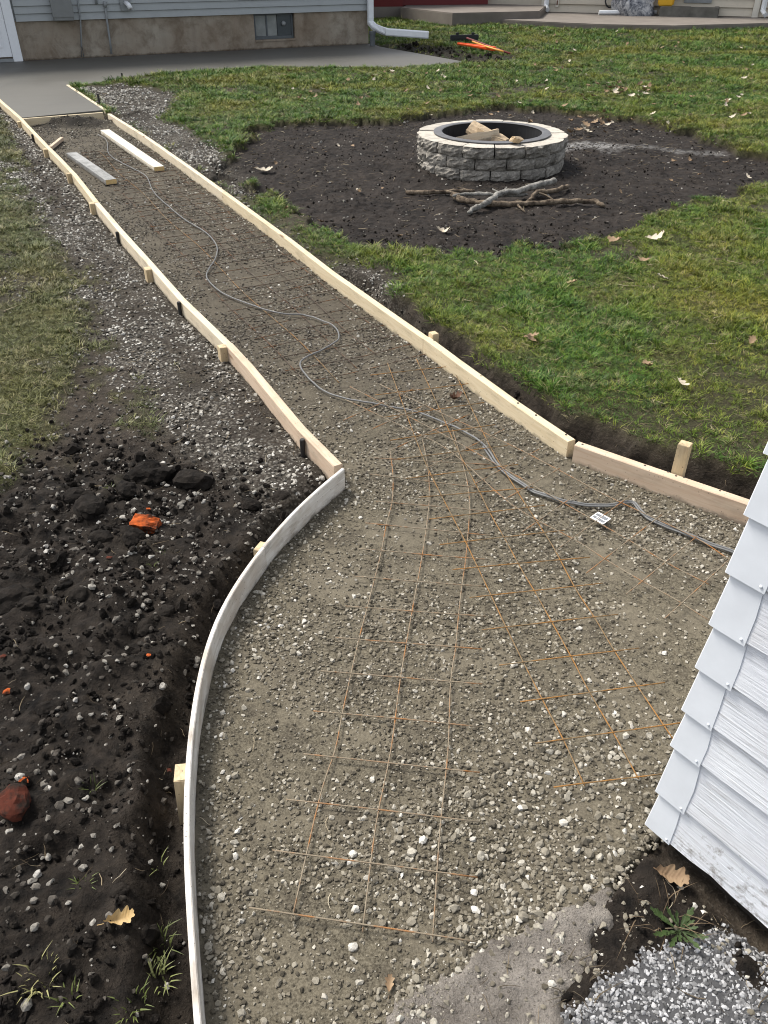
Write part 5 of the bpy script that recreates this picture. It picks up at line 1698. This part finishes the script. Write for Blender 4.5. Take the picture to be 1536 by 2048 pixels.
mud = (ff['gravel'] < .35 + .3 * rng.random(len(x))) | (ff['soil'] > .6)
scatter('verge_stones', P[~mud], r[~mud], rots((~mud).sum()), rng.integers(0, 12, (~mud).sum()), C_PALE, 'pale crushed stones spilled beside the forms')
scatter('muddy_stones', P[mud], r[mud], rots(mud.sum()), rng.integers(0, 12, mud.sum()), C_MUD, 'mud-coated stones lying in the dark dug soil')

# --- crumbs of dark soil
cl_m = []
for i in range(8):
    bm = bmesh.new(); bmesh.ops.create_icosphere(bm, subdivisions=2, radius=1)
    co = np.array([v.co[:] for v in bm.verts]); d = fbm(co[:, 0] + co[:, 2] + i * 7, co[:, 1] - co[:, 2], .55, 4, i * 2.1, .7) * .95
    for v, q in zip(bm.verts, d): v.co *= (1 + q); 
    for v in bm.verts: v.co.z *= .55; v.co.y *= .8
    cl_m.append(bm_mesh('crumb', bm))
C_CL = shape_set('crumb_shape', cl_m, CLOD)
xs, ys, rr = [], [], []
for y0, y1, dn, r0, r1 in ((.6, 1.9, 7000, .0014, .016), (1.9, 3.4, 3400, .0025, .02), (3.4, 6, 600, .005, .016), (6, 10, 220, .005, .014), (14, 21, 60, .03, .09)):
    x, y = band(y0, y1, dn)
    k = ~inpath(x, y, -.03); x, y = x[k], y[k]
    f = fields(x, y)
    pr = f['soil'] * (.25 + .75 * sstep(-.2, .4, f['n2'])) * np.where(f['ss'] > .5, .25, 1) * (f['sslab'] > .03)
    k = rng.random(len(x)) < pr; x, y = x[k], y[k]
    xs.append(x); ys.append(y); rr.append(r0 + (r1 - r0) * rng.random(len(x)) ** 6)
x, y, r = np.concatenate(xs), np.concatenate(ys), np.concatenate(rr)
k = np.hypot(x - PIT_C.x, y - PIT_C.y) > PIT_R + .02
x, y, r = x[k], y[k], r[k]
P = place(x, y, r, lambda a, b: fields(a, b)['h'], .2)
xm, ym = band(.6, 3.2, 34)
fm = fields(xm, ym)
km = (rng.random(len(xm)) < fm['sl'] * (.2 + .8 * sstep(-.1, .4, fm['n2']))) & (fm['dC'] > .06) & ~fm['right']
xm, ym = xm[km], ym[km]
rm = .012 + .026 * rng.random(len(xm)) ** 2
P = np.concatenate([P, place(xm, ym, rm, lambda a, b: fields(a, b)['h'], .05)]); r = np.concatenate([r, rm])
scatter('soil_crumbs', P, r, rots(len(r), 2), rng.integers(0, 8, len(r)), C_CL, 'loose crumbs of dark dug soil')

# --- white pebble paving
lo, hi = pave_poly.min(0) - .08, pave_poly.max(0) + .08
n_ = int(30000 * np.prod(hi - lo))
x, y = rng.uniform(lo[0], hi[0], n_), rng.uniform(lo[1], hi[1], n_)
hh, s = pave_h(x, y)
k = (s < .02) & (x < half_w(y) + .5) & (rng.random(len(x)) < .25 + .75 * sstep(.03, -.05, s))
x, y, hh = x[k], y[k], hh[k]
r = .0026 + .0048 * rng.random(len(x)) ** 1.8
P = np.stack([x, y, hh + r * .1], -1)
scatter('paving_pebbles', P, r, rots(len(r)), rng.integers(0, 12, len(r)), C_CHIP, 'small white pebbles set in the dark paving beside the shed')

# --- grit and stones lying on the old pad and the soil by the shed
x, y = rng.uniform(-.1, 1.1, 22000), rng.uniform(.55, 1.35, 22000)
oh, os_ = old_h(x, y)
ff = fields(x, y)
k = ((os_ < .03) | ((ff['ss'] > .3) & (rng.random(len(x)) < .25))) & (rng.random(len(x)) < .25 + .75 * sstep(-.1, .4, fbm(x, y, .12, 3, 71.0)))
k &= ~((x - SHED_C.x) * SHED_N.x + (y - SHED_C.y) * SHED_N.y < .0)
x, y = x[k], y[k]
r = .0014 + .0095 * rng.random(len(x)) ** 5
P = np.stack([x, y, surf(x, y) + r * .1], -1)
scatter('grit', P, r, rots(len(r)), rng.integers(0, 12, len(r)), C_PEB, 'grit and small stones on the old concrete and soil by the shed')

# ------------------------------------------------------------------ grass
def grass_material(name='grass_blades', dull=0.0):
    m = M(name, .55, .25)
    P = m.coord('Position')
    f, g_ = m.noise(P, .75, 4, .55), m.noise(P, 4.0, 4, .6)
    r = m.rand()
    base = m.ramp(r, [(0.0, (.012, .040, .003)), (.45, (.046, .115, .009)), (.8, (.105, .19, .016)), (.93, (.20, .22, .038)), (1.0, (.28, .245, .14))])
    sun_yel = m.ramp(r, [(0.0, (.07, .078, .008)), (.6, (.19, .185, .016)), (.9, (.29, .25, .035)), (1.0, (.36, .30, .15))])
    c = m.mix(m.ramp(f, [(.46, 0.0), (.70, .9)]), base, sun_yel)  # yellowish grass tone; its noise patches also paint sunlight into the lawn colour
    dry = m.ramp(r, [(0.0, (.04, .036, .016)), (.6, (.10, .088, .04)), (1.0, (.28, .245, .15))])
    c = m.mix(m.ramp(g_, [(.54, 0.0), (.74, .5)]), c, dry)
    if dull: c = m.mix(dull, c, dry)
    m.col(c)
    return m.m
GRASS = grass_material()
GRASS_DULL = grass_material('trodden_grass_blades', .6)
def tuft_mesh(seed, n, h, spread, wid, lean=.6):
    rs = random.Random(seed)
    v, f = [], []
    for b in range(n):
        a, d = rs.uniform(0, 6.283), spread * math.sqrt(rs.random())
        bx, by = d * math.cos(a), d * math.sin(a)
        az = a + rs.uniform(-1.2, 1.2)
        hh, w_ = h * rs.uniform(.45, 1.15), wid * rs.uniform(.7, 1.3)
        le = rs.uniform(.15, 1.0) * lean
        dx, dy = math.cos(az), math.sin(az)
        sx, sy = -dy, dx
        i0 = len(v)
        for t, ww in ((0, 1), (.4, .9), (.75, .6)):
            o_ = le * hh * t * t * 1.3; z = hh * t * (1 - .3 * le * t)
            v += [(bx + dx * o_ + sx * w_ * ww * .5, by + dy * o_ + sy * w_ * ww * .5, z), (bx + dx * o_ - sx * w_ * ww * .5, by + dy * o_ - sy * w_ * ww * .5, z)]
        o_ = le * hh * 1.3
        v.append((bx + dx * o_, by + dy * o_, hh * (1 - .3 * le)))
        f += [(i0, i0 + 1, i0 + 3, i0 + 2), (i0 + 2, i0 + 3, i0 + 5, i0 + 4), (i0 + 4, i0 + 5, i0 + 6)]
    return pydata('tuft', v, f)
tufts = [tuft_mesh(i, 13, 1.0, .6, .07, 1.1) for i in range(8)]
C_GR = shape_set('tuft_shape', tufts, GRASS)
xs, ys, hh, gg = [], [], [], []
for y0, y1, dn, h0, h1 in ((1.9, 3.2, 3400, .016, .032), (3.2, 5, 3600, .017, .036), (5, 8, 2100, .02, .041), (8, 12, 1000, .027, .05), (12, 17, 420, .038, .065), (17, 31, 170, .05, .085)):
    x, y = band(y0, y1, dn, 1.1)
    k = ~inpath(x, y, -.04); x, y = x[k], y[k]
    f = fields(x, y)
    k = (rng.random(len(x)) < f['grass'] ** 1.2) & (f['sslab'] > .02) & (y < 26.5)
    x, y = x[k], y[k]
    # not under the patio, the porch or the ring
    pp = np.array([(p.x, p.y) for p in pf] + [(p.x, p.y) for p in back])
    k = (sd_poly(x, y, pp) > .02)
    u = (x - W.p0.x) * W.t.x + (y - W.p0.y) * W.t.y; nn = (x - W.p0.x) * W.n.x + (y - W.p0.y) * W.n.y
    k &= ~((nn < .02) & (u < W.L + .05))
    x, y = x[k], y[k]
    xs.append(x); ys.append(y); hh.append(h0 + (h1 - h0) * rng.random(len(x)) ** 1.5)
x, y, hgt = np.concatenate(xs), np.concatenate(ys), np.concatenate(hh)
hgt = hgt * (.75 + .5 * sstep(-.3, .5, fbm(x, y, .25, 3, 61.0)))
P = np.stack([x, y, fields(x, y)['h'] - .003], -1)
S = np.stack([hgt * 1.25, hgt * 1.25, hgt], -1)
gr_rot = np.stack([rng.uniform(-.25, .25, len(x)), rng.uniform(-.25, .25, len(x)), rng.uniform(0, 6.283, len(x))], -1)
rt = fields(x, y)['right']
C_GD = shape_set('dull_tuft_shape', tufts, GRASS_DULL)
scatter('grass', P[rt], S[rt], gr_rot[rt], rng.integers(0, 8, rt.sum()), C_GR, 'short green and yellowing lawn grass with painted sunlit patches around the fire pit')
lt = ~rt
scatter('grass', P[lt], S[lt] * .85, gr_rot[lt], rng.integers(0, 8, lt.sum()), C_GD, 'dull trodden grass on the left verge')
print('grass tufts', len(x))

# --- dry straw, roots and clippings
def straw_mesh(seed):
    rs_ = random.Random(seed)
    p = Vector((-.5, 0, 0)); P_ = [p]
    az = rs_.uniform(-.3, .3)
    for k_ in range(4):
        az += rs_.uniform(-.5, .5)
        p = p + Vector((.25 * math.cos(az), .25 * math.sin(az), rs_.uniform(-.02, .05))); P_.append(p)
    return tube_mesh('straw', P_, [.016, .02, .018, .014, .006], 3)
STRAW = M('dry_straw', .8, .2)
STRAW.col(STRAW.ramp(STRAW.rand(), [(0.0, (.03, .022, .014)), (.45, (.10, .075, .045)), (.8, (.24, .19, .12)), (1.0, (.42, .37, .27))]))
C_ST = shape_set('straw_shape', [straw_mesh(i_) for i_ in range(6)], STRAW.m)
xs, ys, rr = [], [], []
for y0, y1, dn, r0, r1 in ((.6, 1.9, 420, .015, .06), (1.9, 4, 420, .02, .07), (4, 10, 200, .03, .09), (10, 16, 60, .05, .12)):
    x, y = band(y0, y1, dn)
    f = fields(x, y)
    k = (f['sslab'] > .03) & (rng.random(len(x)) < np.where(inpath(x, y, -.03), .05, .25 + .75 * sstep(-.1, .4, f['n1']))) & (np.hypot(x - PIT_C.x, y - PIT_C.y) > PIT_R)
    x, y = x[k], y[k]
    xs.append(x); ys.append(y); rr.append(r0 + (r1 - r0) * rng.random(len(x)) ** 2.2)
x, y, r = np.concatenate(xs), np.concatenate(ys), np.concatenate(rr)
P = np.stack([x, y, surf(x, y) + .004 + .012 * (fields(x, y)['grass'] > .5)], -1)
scatter('straw_litter', P, r, rots(len(r), .25), rng.integers(0, 6, len(r)), C_ST, 'dry straw, roots and grass clippings over soil and lawn')

# --- grass sods hanging over the trench, and single weeds
def weed(px, py, h, n, label, spread=.02, wid=.0035, z=.03, lean=1.0, seed=0, mat=None):
    p = at(px, py, z)
    o = link('grass_weed', tuft_mesh(seed + 500, n, h, spread, wid, lean), mat or GRASS_DULL)
    o.location = (p.x, p.y, sz(p) - .003)
    return tag(o, label, 'weed')
weed(305, 1852, .035, 26, 'grass weed just right of the yellow oak leaf', .03, seed=1)
weed(300, 1925, .038, 34, 'grass weed below the yellow oak leaf, by the trench', .03, seed=2)
weed(85, 1955, .04, 40, 'larger grass weed in the bottom left corner soil', .035, seed=3)
weed(262, 2005, .032, 24, 'grass weed at the bottom edge left of the curved strip', .03, seed=4)
weed(162, 1762, .032, 18, 'short bright grass sprig left of the trench', .012, seed=5)
weed(300, 1690, .035, 10, 'few pale grass stems on the trench lip', .02, seed=6)
weed(180, 1575, .04, 10, 'tiny grass sprig left of the square stake', .015, seed=7)
weed(140, 1995, .04, 12, 'small grass sprig at the bottom left', .02, seed=8)
def broadleaf(px, py, label):
    p = at(px, py, .02)
    LM = plain('weed_leaf', (.028, .048, .012), .6, .3, .4, 40)
    o = empty('dandelion_plant', (p.x, p.y, sz(p)))
    for k in range(16):
        a = k * 2.4 + random.uniform(-.3, .3); L = random.uniform(.03, .065)
        me = leaf_mesh(700 + k, L, .15); me.transform(Matrix.Translation((L * .55, 0, .005)) @ Matrix.Rotation(-random.uniform(.1, .6), 4, 'Y') @ Matrix.Scale(.38, 4, Vector((0, 1, 0))))
        b = link('leaf', me, LM, o, True); b.rotation_euler = (0, 0, a); b.location = (0, 0, .006 + .001 * k)
    tag(o, label, 'weed')
broadleaf(1358, 1862, 'toothed green dandelion plant between shed and pebble paving')
weed(1330, 1835, .07, 26, 'dry brown grass stems against the shed bottom', .06, .002, .02, 1.4, 31, plain('dry_stems', (.12, .085, .05), .8))
weed(1150, 1960, .05, 18, 'dark dry stems at the edge of the pebble paving', .05, .002, .02, 1.4, 32, plain('dark_stems', (.07, .055, .035), .8))

# ------------------------------------------------------------------ fallen leaves over the lawn and the fire pit soil
leaf_meshes = []
for k in range(8):
    me = leaf_mesh(40 + k, 1.0, .55)
    me.polygons.foreach_set('use_smooth', [True] * len(me.polygons))
    leaf_meshes.append(me)
variants = []
for me in leaf_meshes:
    for mt in (LF_PALE, LF_TAN, LF_TAN):
        q = me.copy(); q.materials.append(mt); variants.append(q)
def drop(px, py, L, label, group, i):
    p = at(px, py, .09)
    o = bpy.data.objects.new('fallen_leaf', variants[i % len(variants)])
    o.location = (p.x, p.y, 0); o.scale = (L,) * 3
    o.rotation_euler = (random.uniform(-.5, .5), random.uniform(-.5, .5), random.uniform(0, 6.28))
    COL.objects.link(o)
    tag(o, label, 'leaf', group)
    return o
made = []
i = 0
def many(n, gen, L0, L1, label, group):
    global i
    for _ in range(n):
        px, py = gen()
        made.append(drop(px, py, random.uniform(L0, L1), label, group, i)); i += 1
U = random.uniform
many(120, lambda: (U(980, 1536), 58 + 190 * random.random() ** 1.0), .05, .10, 'small pale dry leaf on the far lawn right of the fire pit', 'leaves on the far right lawn')
many(26, lambda: (random.gauss(1245, 28), random.gauss(186, 9)), .06, .11, 'pale leaf in the leaf cluster on the lawn behind the fire pit', 'leaf cluster behind the fire pit')
many(55, lambda: (U(560, 1000), U(138, 228)), .05, .10, 'small pale dry leaf on the grass between slab and fire pit', 'leaves between slab and fire pit')
many(22, lambda: (U(1120, 1310), U(232, 262)), .07, .13, 'pale leaf on the dark soil edge behind the fire pit', 'leaves along the fire pit soil edge')
many(14, lambda: (U(500, 820), U(255, 470)), .04, .08, 'small pale leaf on the dark soil left of the fire pit', 'leaves on the fire pit soil')
many(12, lambda: (U(1180, 1500), U(300, 400)), .04, .09, 'small leaf on the dark soil right of the fire pit', 'leaves on soil right of the pit')
many(20, lambda: (U(900, 1520), U(60, 75)), .05, .09, 'tiny pale leaf along the foot of the raised patio', 'leaves along the patio')
for px, py, L, lab in ((1140, 497, .13, 'white leaf on yellow grass at the near edge of the fire pit soil'), (1310, 485, .12, 'brown leaf on the sunlit grass right of the fire pit'), (1232, 490, .11, 'pale leaf lying next to a dark leaf on the yellow grass'), (1285, 530, .09, 'white star-shaped leaf on the right lawn'), (1325, 566, .09, 'pale pointed leaf on the right lawn, right of the white star'), (1145, 575, .08, 'small pale leaf in the grass left of the white star leaf'), (1060, 685, .08, 'white leaf on the grass beside the right board'), (1360, 780, .07, 'white leaf on the worn grass near the tall stake'), (1295, 745, .08, 'reddish leaf on the right lawn'), (1062, 690, .06, 'tan leaf next to the white leaf beside the right board'), (990, 700, .05, 'small orange leaf at the lawn edge by the right board'), (1500, 690, .07, 'pale leaf at the right photo edge on thin grass')):
    made.append(drop(px, py, L, lab, 'single leaves on the right lawn', i)); i += 1
hz = surf(np.array([o.location.x for o in made]), np.array([o.location.y for o in made]))
for o, h in zip(made, hz):
    o.location.z = float(h) + .012 + .06 * o.scale[0] + (.025 if o.location.y > 9 else .01)
